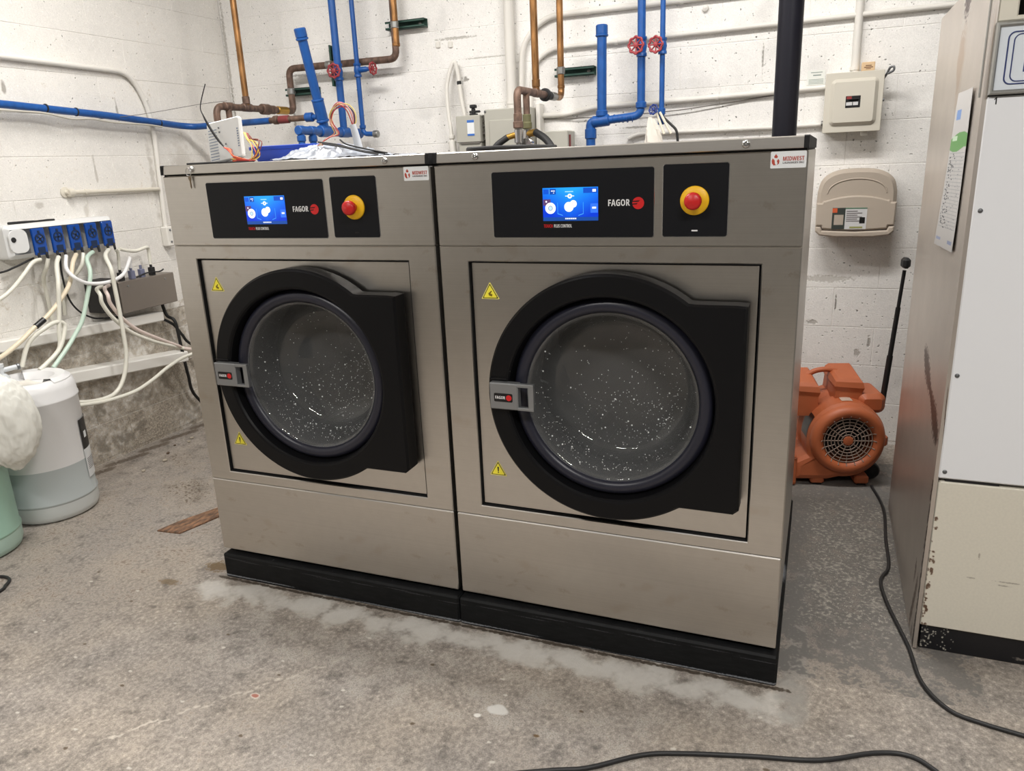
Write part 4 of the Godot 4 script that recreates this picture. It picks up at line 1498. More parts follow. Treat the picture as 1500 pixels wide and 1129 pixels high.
func copper_left() -> void:
	copper_mats()
	var cu := M("copper")
	var br := M("copper_brown")
	var t := thing("copper_pipe", "brown and bright copper piping in the corner above the left washer", "pipe", Vector3(-0.935, 1.35, -1.44))
	var x := -0.935
	pipe(t, "riser", [[x, CEIL, -1.585], [x, 1.80, -1.585]], 0.0165, cu)
	pipe(t, "header", [[x, 1.795, -1.93], [x, 1.795, -1.345], [x, 0.62, -1.345], [-0.1, 0.60, -1.20], [0.06, 0.60, -1.07]], 0.0175, br, 0.05)
	pipe(t, "branch", [[x, 1.795, -1.437], [x, 0.50, -1.437], [0.2, 0.48, -1.3], [0.25, 0.48, -1.07]], 0.016, br, 0.05)
	collar(t, "tee", [x, 1.797, -1.585], [0, 0, 1], 0.021, 0.07, br)
	collar(t, "tee_neck", [x, 1.835, -1.585], [0, 1, 0], 0.020, 0.04, br)
	collar(t, "tee", [x, 1.797, -1.437], [0, 0, 1], 0.021, 0.06, br)
	collar(t, "union_nut", [x, 1.795, -1.735], [0, 0, 1], 0.029, 0.06, br)
	collar(t, "union_nut", [x, 1.795, -1.79], [0, 0, 1], 0.024, 0.05, br)
	collar(t, "ball_valve", [x, 1.795, -1.885], [0, 0, 1], 0.022, 0.09, M("brass", c8(176, 138, 66), 0.35, 0.85))
	pipe(t, "wall_run", [[x, 1.795, -1.93], [x, 1.795, -1.99], [x, 2.028, -1.99], [-0.215, 2.024, -1.99], [-0.21, CEIL, -1.99]], 0.019, br, 0.045)
	pipe(t, "upper_riser", [[-0.21, 2.09, -1.99], [-0.21, CEIL, -1.99]], 0.0196, cu)
	collar(t, "solder_joint", [-0.21, 2.095, -1.99], [0, 1, 0], 0.0215, 0.02, cu)
	collar(t, "pipe_clamp", [-0.21, 2.193, -1.99], [0, 1, 0], 0.023, 0.035, M("galvanised"))
	collar(t, "pipe_clamp", [x, 1.905, -1.99], [0, 1, 0], 0.023, 0.035, M("galvanised"))
	collar(t, "pipe_clamp", [-0.655, 2.027, -1.99], [1, 0, 0], 0.023, 0.035, M("galvanised"))
	collar(t, "shut_off_nut", [x, 1.62, -1.345], [0, 1, 0], 0.022, 0.05, br)
	strut(Vector3(-0.175, 2.20, BW + 0.001), 0.24, false, "green strut channel clamping the upper left copper riser")
	strut(Vector3(-0.655, 2.028, BW + 0.001), 0.22, true, "upright green strut channel behind the left blue pipes")
	strut(Vector3(-0.90, 1.905, BW + 0.001), 0.22, false, "dark strut channel low beside the corner copper pipe")

func copper_right() -> void:
	var cu := M("copper")
	var br := M("copper_brown")
	var t := thing("copper_pipe", "copper piping with brass hose ends behind the right washer", "pipe", Vector3(0.745, 1.4, -1.37))
	var x := 0.745
	pipe(t, "riser", [[x, CEIL, -1.545], [x, 1.77, -1.565]], 0.0165, cu)
	pipe(t, "wall_riser", [[x, CEIL, -1.94], [x, 1.757, -1.94], [x, 1.757, -1.80]], 0.0165, cu, 0.045)
	pipe(t, "header", [[x, 1.757, -1.72], [x, 1.757, -1.318], [x, 1.60, -1.318]], 0.0165, br, 0.035)
	pipe(t, "branch", [[x, 1.757, -1.43], [x, 1.60, -1.43]], 0.015, br)
	collar(t, "tee", [x, 1.758, -1.565], [0, 0, 1], 0.0195, 0.06, br)
	collar(t, "tee_neck", [x, 1.80, -1.565], [0, 1, 0], 0.019, 0.035, cu)
	collar(t, "flange", [x, 1.757, -1.69], [0, 0, 1], 0.030, 0.022, M("rubber_black"))
	collar(t, "union_nut", [x, 1.757, -1.74], [0, 0, 1], 0.019, 0.05, M("rubber_black"))
	collar(t, "ball_valve", [x, 1.757, -1.80], [0, 0, 1], 0.020, 0.07, M("galvanised"))
	collar(t, "solder_joint", [x, 1.81, -1.94], [0, 1, 0], 0.0185, 0.018, cu)
	collar(t, "pipe_clamp", [x, 1.885, -1.94], [0, 1, 0], 0.021, 0.035, M("galvanised"))
	for z in [-1.318, -1.43]:
		collar(t, "threaded_socket", [x, 1.612, z], [0, 1, 0], 0.0225, 0.03, br if z > -1.4 else M("patina", c8(106, 104, 74), 0.6, 0.3))
		collar(t, "reducer", [x, 1.64, z], [0, 1, 0], 0.019, 0.04, br if z > -1.4 else M("patina"))
		collar(t, "chrome_union", [x, 1.565, z], [0, 1, 0], 0.020, 0.06, M("chrome"))
		pipe(t, "tail", [[x, 1.56, z], [x, 1.0 + (z + 1.318), z], [x, 0.98 + (z + 1.318), -1.06]], 0.012, M("galvanised"), 0.06)
	# hose ends leaving sideways
	pipe(t, "brass_fitting", [[x, 1.575, -1.43], [x + 0.055, 1.58, -1.40]], 0.016, M("brass"))
	pipe(t, "black_hose", [[x + 0.05, 1.58, -1.40], [x + 0.11, 1.55, -1.37], [x + 0.17, 1.48, -1.33], [x + 0.20, 1.2, -1.3], [x + 0.3, 1.1, -1.065]], 0.016, M("rubber_black"), 0.06)
	pipe(t, "brass_fitting", [[x, 1.575, -1.318], [x - 0.05, 1.56, -1.30]], 0.013, M("brass"))
	pipe(t, "black_hose", [[x - 0.045, 1.562, -1.30], [x - 0.11, 1.52, -1.28], [x - 0.15, 1.2, -1.26], [x - 0.2, 1.1, -1.065]], 0.014, M("rubber_black"), 0.06)
	collar(t, "gauge", [x + 0.025, 1.53, -1.36], [0, 0, 1], 0.028, 0.03, M("chrome"))
	strut(Vector3(0.785, 1.886, BW + 0.001), 0.21, false, "green strut channel clamping the right copper riser")

func blue_left() -> void:
	var bl := M("pipe_blue")
	var red := M("wheel_red", c8(150, 52, 58), 0.5)
	var t := thing("blue_water_pipe", "thick blue water pipe with capped standpipe above the left washer", "pipe", Vector3(-0.5, 1.35, -1.6))
	var x := -0.5
	pipe(t, "supply_riser", [[x, CEIL, -1.842], [x, 1.665, -1.842]], 0.020, bl)
	valve(t, Vector3(x, 1.965, -1.842), Vector3.UP, Vector3(0.25, 0, 1), 0.0165, 0.036, bl, red, 0.07)
	pipe(t, "manifold", [[x, 1.648, -1.99], [x, 1.655, -1.45]], 0.022, bl)
	collar(t, "end_plug", [x, 1.648, -1.98], [0, 0, 1], 0.028, 0.05, bl)
	collar(t, "tee", [x, 1.652, -1.842], [0, 0, 1], 0.028, 0.08, bl)
	collar(t, "tee", [x, 1.654, -1.655], [0, 0, 1], 0.030, 0.09, bl)
	var bot := [x, 1.66, -1.662]
	pipe(t, "standpipe", [bot, [x, 2.135, -1.535]], 0.0245, bl)
	collar(t, "cap", [x, 2.125, -1.538], [0, 1, 0.267], 0.030, 0.045, bl)
	collar(t, "cap_rim", [x, 2.098, -1.545], [0, 1, 0.267], 0.032, 0.012, bl)
	collar(t, "coupling", [x, 1.76, -1.635], [0, 1, 0.267], 0.031, 0.10, bl)
	collar(t, "coupling_rim", [x, 1.81, -1.622], [0, 1, 0.267], 0.033, 0.012, bl)
	collar(t, "coupling_rim", [x, 1.708, -1.649], [0, 1, 0.267], 0.034, 0.014, bl)
	for z in [-1.446, -1.545]:
		pipe(t, "drop", [[x, 1.655, z - 0.01], [x, 1.655, z], [x, 0.9 + (z + 1.446), z], [0.3, 0.88 + (z + 1.446), z + 0.1], [0.4, 0.88 + (z + 1.446), -1.07]], 0.0175, bl, 0.04)
		collar(t, "elbow", [x, 1.655, z], [0, 0, 1], 0.024, 0.045, bl)
		collar(t, "drop_socket", [x, 1.615, z], [0, 1, 0], 0.0225, 0.03, bl)
		collar(t, "drop_socket", [x, 1.56, z], [0, 1, 0], 0.021, 0.02, bl)
	pipe(t, "nipple", [[x, 1.728, -1.64], [x - 0.075, 1.729, -1.632]], 0.014, bl)
	collar(t, "nipple_nut", [x - 0.07, 1.729, -1.632], [1, 0, 0], 0.024, 0.045, bl)
	# thin riser close to the wall
	t = thing("blue_water_pipe", "thin blue water pipe with side handwheel above the left washer", "pipe", Vector3(-0.46, 1.64, -1.98))
	pipe(t, "riser", [[-0.438, CEIL, -1.94], [-0.438, 1.642, -1.94], [-0.362, 1.638, -1.94]], 0.0135, bl, 0.03)
	valve(t, Vector3(-0.438, 1.978, -1.94), Vector3.UP, Vector3(1, 0, 0.15), 0.0135, 0.032, bl, red, 0.11)
	collar(t, "elbow_socket", [-0.438, 1.68, -1.94], [0, 1, 0], 0.018, 0.02, bl)
	collar(t, "end_cap", [-0.355, 1.638, -1.94], [1, 0, 0], 0.02, 0.03, M("galvanised"))
	# long line along the left wall, round the corner
	t = thing("blue_water_pipe", "long blue pipe along the left wall with tied grey cable", "pipe", Vector3(-1.42, 1.75, -0.9))
	pipe(t, "line", [[-1.406, 1.83, 0.9], [-1.406, 1.795, -0.55], [-1.406, 1.768, -1.07], [-1.406, 1.728, -1.58], [-1.36, 1.722, -1.635], [-0.83, 1.726, -1.635]], 0.0175, bl, 0.06)
	pipe(t, "bare_end", [[-0.84, 1.726, -1.635], [-0.585, 1.728, -1.633]], 0.0155, M("copper_brown"))
	collar(t, "red_union", [-0.735, 1.727, -1.634], [1, 0, 0], 0.021, 0.065, M("union_red", c8(122, 48, 48), 0.5))
	collar(t, "union_nut", [-0.79, 1.727, -1.634], [1, 0, 0], 0.023, 0.03, M("copper_brown"))
	var mb := MB.new()
	mb.tube(smooth_path(V([[-1.382, 1.785, 0.4], [-1.378, 1.767, -0.55], [-1.382, 1.762, -0.72], [-1.377, 1.742, -0.85], [-1.382, 1.745, -0.97], [-1.386, 1.733, -1.1], [-1.386, 1.727, -1.3], [-1.392, 1.718, -1.42]]), 5), 0.005, 8)
	part(t, "grey_cable", mb, M("cable_grey", c8(186, 182, 172), 0.6))
	for q in [[1.787, -0.745], [1.777, -0.905], [1.737, -1.42]]:
		collar(t, "cable_tie", [-1.405, q[0], q[1]], [0, -0.06, -1], 0.0205, 0.008, M("rubber_black"))
	# drain standpipe and cables of the left washer
	t = thing("thin_wire", "thin grey wire strung across the left wall to the corner", "wire", Vector3(-1.4, 1.72, -1.0))
	mb = MB.new()
	mb.tube(smooth_path(V([[-1.41, 1.745, -1.0], [-1.35, 1.775, -1.25], [-1.1, 1.815, -1.40], [-0.94, 1.825, -1.44]]), 6), 0.0016, 6)
	part(t, "wire", mb, M("cable_dark", c8(110, 106, 100), 0.6))

func blue_right() -> void:
	var bl := M("pipe_blue")
	var red := M("wheel_red")
	var t := thing("blue_water_pipe", "thick blue water pipe with capped standpipe behind the right washer", "pipe", Vector3(1.06, 1.4, -1.9))
	var z := -1.9
	pipe(t, "supply_riser", [[1.162, CEIL, z], [1.162, 1.648, z], [0.95, 1.632, z]], 0.0195, bl, 0.04)
	valve(t, Vector3(1.163, 1.955, z), Vector3.UP, Vector3(-0.15, 0, 1), 0.0165, 0.038, bl, red, 0.075)
	collar(t, "elbow_socket", [1.162, 1.695, z], [0, 1, 0], 0.026, 0.03, bl)
	pipe(t, "standpipe", [[0.966, 1.64, z], [0.969, 2.05, z]], 0.0235, bl)
	collar(t, "cap", [0.969, 2.047, z], [0, 1, 0], 0.029, 0.045, bl)
	collar(t, "cap_rim", [0.969, 2.022, z], [0, 1, 0], 0.031, 0.012, bl)
	collar(t, "tee_neck", [0.966, 1.668, z], [0, 1, 0], 0.029, 0.03, bl)
	collar(t, "tee", [0.962, 1.633, z], [1, 0.07, 0], 0.028, 0.085, bl)
	pipe(t, "drop", [[0.95, 1.632, z], [0.908, 1.63, z], [0.908, 0.80, z], [1.2, 0.78, -1.4], [1.25, 0.78, -1.075]], 0.0235, bl, 0.05)
	collar(t, "drop_socket", [0.908, 1.575, z], [0, 1, 0], 0.029, 0.05, bl)
	for k in 5:
		collar(t, "tape_wrap", [1.03 + k * 0.022, 1.639, z], [1, 0.1 * sin(k * 2.0), 0.3 * cos(k * 2.5)], 0.0212, 0.004, M("tape_blue", c8(26, 78, 150), 0.35))
	t = thing("blue_water_pipe", "thin blue water pipe with red and blue handwheels", "pipe", Vector3(1.26, 1.6, z))
	pipe(t, "riser", [[1.262, CEIL, z], [1.262, 1.63, z]], 0.0125, bl)
	valve(t, Vector3(1.262, 1.95, z), Vector3.UP, Vector3(-0.25, 0, 1), 0.0135, 0.036, bl, red, 0.075)
	collar(t, "socket", [1.262, 1.66, z], [0, 1, 0], 0.018, 0.03, bl)
	collar(t, "tap_body", [1.26, 1.625, z], [0, 1, 0], 0.016, 0.05, bl)
	pipe(t, "tap_stem", [[1.26, 1.64, z], [1.234, 1.668, z + 0.06]], 0.006, bl)
	var o := handwheel(t, Vector3(1.234, 1.668, z + 0.06), Vector3(-0.4, 0.3, 1), 0.024, M("wheel_blue", c8(30, 52, 124), 0.45), "tap_wheel")
	o.set_meta("label", "small blue handwheel")
	# rag and hose hanging from the tap
	var mb := MB.new()
	var rings := []
	for k in 7:
		var f := k / 6.0
		var ring := []
		for j in 20:
			var a := TAU * j / 20
			var rr := (0.012 + 0.03 * sin(minf(f * 1.8, 1.5))) * (1.0 + 0.18 * sin(a * 5 + k))
			ring.append(Vector3(1.222 + cos(a) * rr + 0.02 * f, 1.635 - 0.17 * f, z + 0.05 + sin(a) * rr * 0.6))
		rings.append(ring)
	mb.loft(rings)
	solo("rag", mb, M("rag_white", c8(222, 216, 206), 0.9), "white rag hanging from the blue handwheel tap", "rag")
	t = thing("drain_hose", "white rods and bent black hose hung on the thin blue pipe", "hose", Vector3(1.26, 1.55, z))
	for q in [[1.245, 1.285], [1.262, 1.318]]:
		mb = MB.new()
		mb.tube([Vector3(q[0], 1.655, z + 0.045), Vector3(q[1], 1.555, z + 0.05)], 0.006, 8)
		part(t, "rod", mb, M("rod_cream", c8(226, 218, 200), 0.5))
	pipe(t, "black_hose", [[1.262, 1.645, z + 0.03], [1.345, 1.57, z + 0.05], [1.352, 1.50, z + 0.05]], 0.006, M("rubber_black"), 0.02)

func vent_pipe() -> void:
	var t := thing("vent_pipe", "wide black vent pipe rising behind the right washer", "pipe", Vector3(1.853, 0, -1.32))
	var m := M("vent_black", c8(20, 20, 28), 0.42, 0.0, 0.35)
	pipe(t, "pipe", [[1.853, CEIL, -1.32], [1.853, 0.0, -1.32]], 0.0455, m, 0.0, 32)
	collar(t, "coupling", [1.853, 1.3, -1.32], [0, 1, 0], 0.052, 0.1, m)

# ------------------------------------------------------------------ conduits and boxes on the back wall
func conduit(label: String, pts: Array, r: float, bend: float, straps: Array, m: Material) -> Node3D:
	var p := V(pts)
	var t := thing("conduit", label, "conduit", p[-1])
	var o := pipe(t, "pipe", pts, r, m, bend)
	for s in straps:
		var mb := MB.new()
		var c := Vector3(s[0], s[1], s[2])
		var along := Vector3(s[3], s[4], s[5])
		mb.lathe([Vector2(r, -0.008), Vector2(r + 0.003, -0.008), Vector2(r + 0.003, 0.008), Vector2(r, 0.008)], 16, axis_xf(c, along))
		part(t, "strap", mb, m)
	return t

func conduits() -> void:
	var wm := M("conduit_white", c8(222, 219, 212), 0.5)
	var z := BW + 0.019
	conduit("thick white conduit dropping to the grey wall cabinet", [[0.432, CEIL, BW + 0.03], [0.432, 1.725, BW + 0.03]], 0.0265, 0.0, [[0.432, 1.76, BW + 0.03, 0, 1, 0]], wm)
	conduit("upper bent white conduit running right along the back wall", [[2.9, 2.168, z], [0.63, 2.163, z], [0.498, 2.05, z], [0.480, 1.70, z]], 0.0145, 0.12, [[1.32, 2.164, z, 1, 0, 0], [0.85, 2.164, z, 1, 0, 0]], wm)
	conduit("second bent white conduit below the upper one", [[2.9, 2.03, z], [0.66, 2.008, z], [0.56, 1.95, z], [0.528, 1.70, z]], 0.0115, 0.09, [[1.0, 2.01, z, 1, 0, 0]], wm)
	conduit("white conduit ending at the disconnect box", [[0.60, 1.684, z], [0.74, 1.684, z], [0.90, 1.712, z], [1.37, 1.715, z], [1.99, 1.728, z]], 0.0125, 0.06, [[1.5, 1.718, z, 1, 0, 0]], wm)
	conduit("lowest white conduit running to the disconnect box", [[1.06, 1.545, z], [1.11, 1.567, z], [1.29, 1.567, z], [1.78, 1.563, z], [2.0, 1.567, z]], 0.0095, 0.04, [[1.55, 1.565, z, 1, 0, 0], [1.62, 1.564, z, 1, 0, 0]], wm)
	conduit("white conduit dropping into the disconnect box from above", [[2.103, CEIL, z], [2.107, 1.77, z]], 0.0175, 0.0, [[2.105, 1.80, z, 0, 1, 0]], wm)
	conduit("white conduit bent down the left wall beside the washer", [[LW + 0.018, 2.01, 0.9], [LW + 0.018, 2.002, -0.6], [LW + 0.018, 1.992, -1.30], [LW + 0.018, 1.85, -1.385], [LW + 0.018, 1.70, -1.405], [LW + 0.018, 1.15, -1.375]], 0.0125, 0.1, [[LW + 0.018, 1.862, -1.383, 0, 1, 0]], wm)
	var t := thing("conduit_elbow_box", "narrow white conduit body on the left wall by the washer", "conduit box", Vector3(LW + 0.02, 1.07, -1.37))
	var mb := MB.new()
	mb.bar(LW + 0.001, LW + 0.05, 1.075, 1.185, -1.395, -1.35, 0.006)
	part(t, "body", mb, wm)
	for y in [1.10, 1.165]:
		collar(t, "screw", [LW + 0.051, y, -1.372], [1, 0, 0], 0.006, 0.004, M("screw_grey"))
	t = thing("capped_pipe", "short painted pipe with open flange on the left wall", "pipe", Vector3(LW + 0.02, 1.39, -0.82))
	pipe(t, "pipe", [[LW + 0.022, 1.40, -0.82], [LW + 0.022, 1.391, -1.37]], 0.0105, M("pipe_ivory", c8(208, 202, 188), 0.6))
	collar(t, "flange", [LW + 0.022, 1.40, -0.815], [0, 0, 1], 0.020, 0.03, M("pipe_ivory"))
	collar(t, "coupling", [LW + 0.022, 1.399, -0.91], [0, 0, 1], 0.013, 0.03, M("pipe_ivory"))
	mb = MB.new()
	mb.lathe([Vector2(0, 0), Vector2(0.026, 0), Vector2(0.026, 0.006), Vector2(0.012, 0.010), Vector2(0.008, 0.024), Vector2(0, 0.024)], 14, axis_xf(Vector3(LW + 0.001, 1.402, -0.80), Vector3.RIGHT))
	part(t, "wall_plate", mb, M("pipe_ivory"))
	# slack cable on the back wall
	mb = MB.new()
	mb.tube(smooth_path(V([[0.60, 1.667, BW + 0.008], [0.9, 1.66, BW + 0.02], [1.3, 1.668, BW + 0.02], [1.6, 1.695, BW + 0.012], [1.78, 1.712, BW + 0.006]]), 6), 0.0028, 6)
	solo("cable", mb, M("cable_dark"), "thin dark cable sagging below the white conduit", "cable")
	# white hose bent over above the small grey box
	t = thing("white_hose", "white hose bent over a wall hook beside the grey box", "hose", Vector3(0.08, 1.5, BW + 0.05))
	mb = MB.new()
	mb.tube(smooth_path(V([[0.152, 1.70, BW + 0.03], [0.135, 1.80, BW + 0.03], [0.122, 1.93, BW + 0.03], [0.108, 1.985, BW + 0.035], [0.085, 1.95, BW + 0.04], [0.062, 1.86, BW + 0.05], [0.066, 1.74, BW + 0.06], [0.082, 1.62, BW + 0.07], [0.092, 1.50, BW + 0.08]]), 6), 0.011, 10)
	part(t, "hose", mb, wm)
	collar(t, "cuff", [0.085, 1.60, BW + 0.072], [-0.08, 1, -0.06], 0.0165, 0.02, wm)
	collar(t, "cuff", [0.0905, 1.53, BW + 0.078], [-0.08, 1, -0.06], 0.021, 0.10, wm)
	collar(t, "black_band", [0.127, 1.88, BW + 0.03], [-0.08, 1, 0], 0.0125, 0.018, M("rubber_black"))
	# little painted-over fixings
	for q in [[-0.0, 2.085, "left"], [0.075, 2.08, "right"], [0.70, 2.065, "big"], [1.43, 2.12, "far"]]:
		mb = MB.new()
		if q[2] == "big" or q[2] == "far":
			mb.lathe([Vector2(0, 0), Vector2(0.016, 0), Vector2(0.014, 0.014), Vector2(0, 0.02)], 16, Transform3D(Basis(Vector3.RIGHT, Vector3.BACK, Vector3.DOWN), Vector3(q[0], q[1], BW)))
		else:
			mb.plate(rrect(q[0] - 0.013, q[1] - 0.017, q[0] + 0.013, q[1] + 0.017, 0.007), BW - 0.001, BW + 0.009, 0.004)
		var lab: String = {"left": "left painted-over anchor above the bent white hose", "right": "right painted-over anchor above the bent white hose", "big": "round painted bolt between the two copper risers", "far": "painted bolt head high beside the black vent pipe"}[q[2]]
		solo("wall_anchor", mb, wm, lab, "anchor", "painted-over wall anchors")

func boxes() -> void:
	var grey := M("box_grey", c8(176, 174, 164), 0.5)
	# disconnect switch
	var t := thing("disconnect_switch", "beige electrical disconnect box on the back wall right", "electrical box", Vector3(2.11, 1.53, BW))
	var beige := M("box_beige", c8(204, 199, 186), 0.42)
	var mb := MB.new()
	mb.bar(1.992, 2.224, 1.528, 1.777, BW + 0.001, -1.985, 0.004)
	part(t, "box", mb, beige)
	mb = MB.new()
	mb.plate(rrect(1.987, 1.524, 2.228, 1.780, 0.004), -1.99, -1.978, 0.002)
	var lid := part(t, "cover", mb, beige)
	mb = MB.new()
	mb.plate(rrect(2.012, 1.553, 2.206, 1.752, 0.022), -1.979, -1.962, 0.014)
	part(lid, "raised_field", mb, beige, "", false)
	mb = MB.new()
	mb.plate(rrect(2.076, 1.628, 2.137, 1.678, 0.001), -1.9625, -1.9612)
	var nl := part(lid, "rating_label", mb, M("badge_black"), "", false)
	for q in [[2.079, 2.104, 1.648, 1.660], [2.107, 2.128, 1.648, 1.660]]:
		mb = MB.new()
		mb.bar(q[0], q[1], 1.638, 1.652, -1.9613, -1.9606)
		mb.bar(2.09, 2.13, 1.657, 1.662, -1.9613, -1.9606)
		part(lid, "label_field", mb, M("label_pale", c8(206, 206, 206), 0.5), "", false)
	mb = MB.new()
	mb.bar(2.08, 2.10, 1.665, 1.676, -1.9613, -1.9606)
	part(lid, "label_field", mb, M("label_red", c8(140, 46, 46), 0.5), "", false)
	mb = MB.new()
	mb.tube(round_path(V([[2.226, 1.745, -2.0], [2.236, 1.762, -1.985], [2.246, 1.788, -1.975], [2.262, 1.790, -1.972], [2.262, 1.772, -1.972], [2.24, 1.762, -1.98]]), 0.008), 0.005, 8)
	part(t, "switch_lever", mb, M("screw_grey"))
	collar(t, "latch", [2.2295, 1.655, -1.995], [1, 0, 0], 0.007, 0.012, M("screw_grey"))
	collar(t, "knockout_plug", [2.165, 1.519, -2.02], [0, 1, 0], 0.016, 0.024, M("conduit_white"))
	collar(t, "conduit_nut", [1.985, 1.567, BW + 0.018], [1, 0, 0], 0.015, 0.012, M("galvanised"))
	# notices
	mb = MB.new()
	mb.bar(1.905, 1.982, 1.742, 1.806, BW + 0.001, BW + 0.004)
	t = thing("notice_card", "small white printed card above the conduit by the vent pipe", "card", Vector3(1.943, 1.742, BW + 0.002))
	var pl := part(t, "card", mb, M("card_white", c8(224, 226, 220), 0.6))
	mb = MB.new()
	for k in 4:
		mb.bar(1.912, 1.976, 1.747 + k * 0.006, 1.7495 + k * 0.006, BW + 0.0035, BW + 0.0045)
	mb.bar(1.92, 1.97, 1.795, 1.798, BW + 0.0035, BW + 0.0045)
	mb.bar(1.93, 1.965, 1.782, 1.787, BW + 0.0035, BW + 0.0045)
	part(pl, "print", mb, M("print_faint", c8(134, 146, 140), 0.6), "", false)
	t = thing("fuse_box_carton", "small tan carton standing on the disconnect box", "carton", Vector3(2.158, 1.78, -2.03))
	mb = MB.new()
	mb.bar(2.132, 2.186, 1.7805, 1.818, -2.055, -2.0, 0.002)
	var cb := part(t, "carton", mb, M("carton_tan", c8(214, 184, 146), 0.7))
	mb = MB.new()
	mb.bar(2.148, 2.172, 1.801, 1.805, -2.001, -1.9995)
	mb.bar(2.142, 2.178, 1.794, 1.798, -2.001, -1.9995)
	mb.bar(2.150, 2.170, 1.788, 1.791, -2.001, -1.9995)
	part(cb, "print", mb, M("print_brown", c8(120, 84, 60), 0.6), "", false)
	# small control box with blue label
	t = thing("control_box", "small grey wall box with a blue and white label", "electrical box", Vector3(0.21, 1.42, BW))
	mb = MB.new()
	mb.bar(0.14, 0.282, 1.566, 1.704, BW + 0.001, -1.952, 0.004)
	mb.bar(0.145, 0.278, 1.42, 1.564, BW + 0.001, -1.965, 0.003)
	var bb := part(t, "box", mb, grey)
	mb = MB.new()
	mb.bar(0.158, 0.274, 1.560, 1.569, -1.966, -1.956)
	part(bb, "seam", mb, M("cable_dark"), "", false)
	mb = MB.new()
	mb.bar(0.207, 0.248, 1.600, 1.680, -1.953, -1.9505)
	var lb := part(t, "label", mb, M("sticker_white"))
	for q in [[1.667, 1.680], [1.600, 1.610]]:
		mb = MB.new()
		mb.bar(0.207, 0.248, q[0], q[1], -1.9508, -1.9498)
		part(lb, "blue_band", mb, M("label_blue", c8(58, 110, 190), 0.5), "", false)
	mb = MB.new()
	mb.bar(0.205, 0.240, 1.704, 1.716, -2.03, -1.99, 0.003)
	mb.bar(0.212, 0.232, 1.714, 1.742, -2.02, -2.0, 0.004)
	mb.bar(0.205, 0.239, 1.742, 1.760, -2.025, -1.995, 0.004)
	mb.bar(0.198, 0.262, 1.718, 1.730, -2.018, -2.002, 0.004)
	part(t, "solenoid", mb, M("rubber_black"), "black valve block on top")
	for q in [[0.292, 1.69], [0.30, 1.64], [0.295, 1.60]]:
		mb = MB.new()
		mb.tube(smooth_path(V([[0.278, q[1] - 0.03, -1.99], [q[0] + 0.005, q[1] - 0.01, -1.985], [q[0], q[1] + 0.01, -1.98], [0.28, q[1] + 0.0, -1.985]]), 5), 0.004, 6)
		part(t, "side_cable", mb, M("cable_dark"))
	t = thing("wall_cabinet", "wide grey electrical cabinet behind the right copper pipes", "electrical box", Vector3(0.43, 1.2, BW))
	mb = MB.new()
	mb.bar(0.306, 0.572, 1.2, 1.727, BW + 0.001, -1.955, 0.005)
	var cab := part(t, "box", mb, grey)
	mb = MB.new()
	mb.plate(rrect(0.335, 1.23, 0.545, 1.672, 0.006), -1.956, -1.949, 0.003)
	part(cab, "cover", mb, grey, "", false)
	collar(t, "screw", [0.314, 1.716, -1.954], [0, 0, 1], 0.006, 0.006, M("screw_grey"))
	mb = MB.new()
	mb.bar(0.578, 0.602, 1.2, 1.745, BW + 0.001, -2.01, 0.004)
	solo("wire_trough", mb, M("conduit_white"), "upright white trough right of the wide grey cabinet", "trough")
	t = thing("junction_box", "low grey junction box with a red tag", "electrical box", Vector3(0.69, 1.35, BW))
	mb = MB.new()
	mb.bar(0.612, 0.770, 1.35, 1.600, BW + 0.001, -1.955, 0.004)
	part(t, "box", mb, grey)
	mb = MB.new()
	mb.bar(0.771, 0.777, 1.50, 1.58, -1.99, -1.975, 0.001)
	part(t, "tag", mb, M("union_red"))

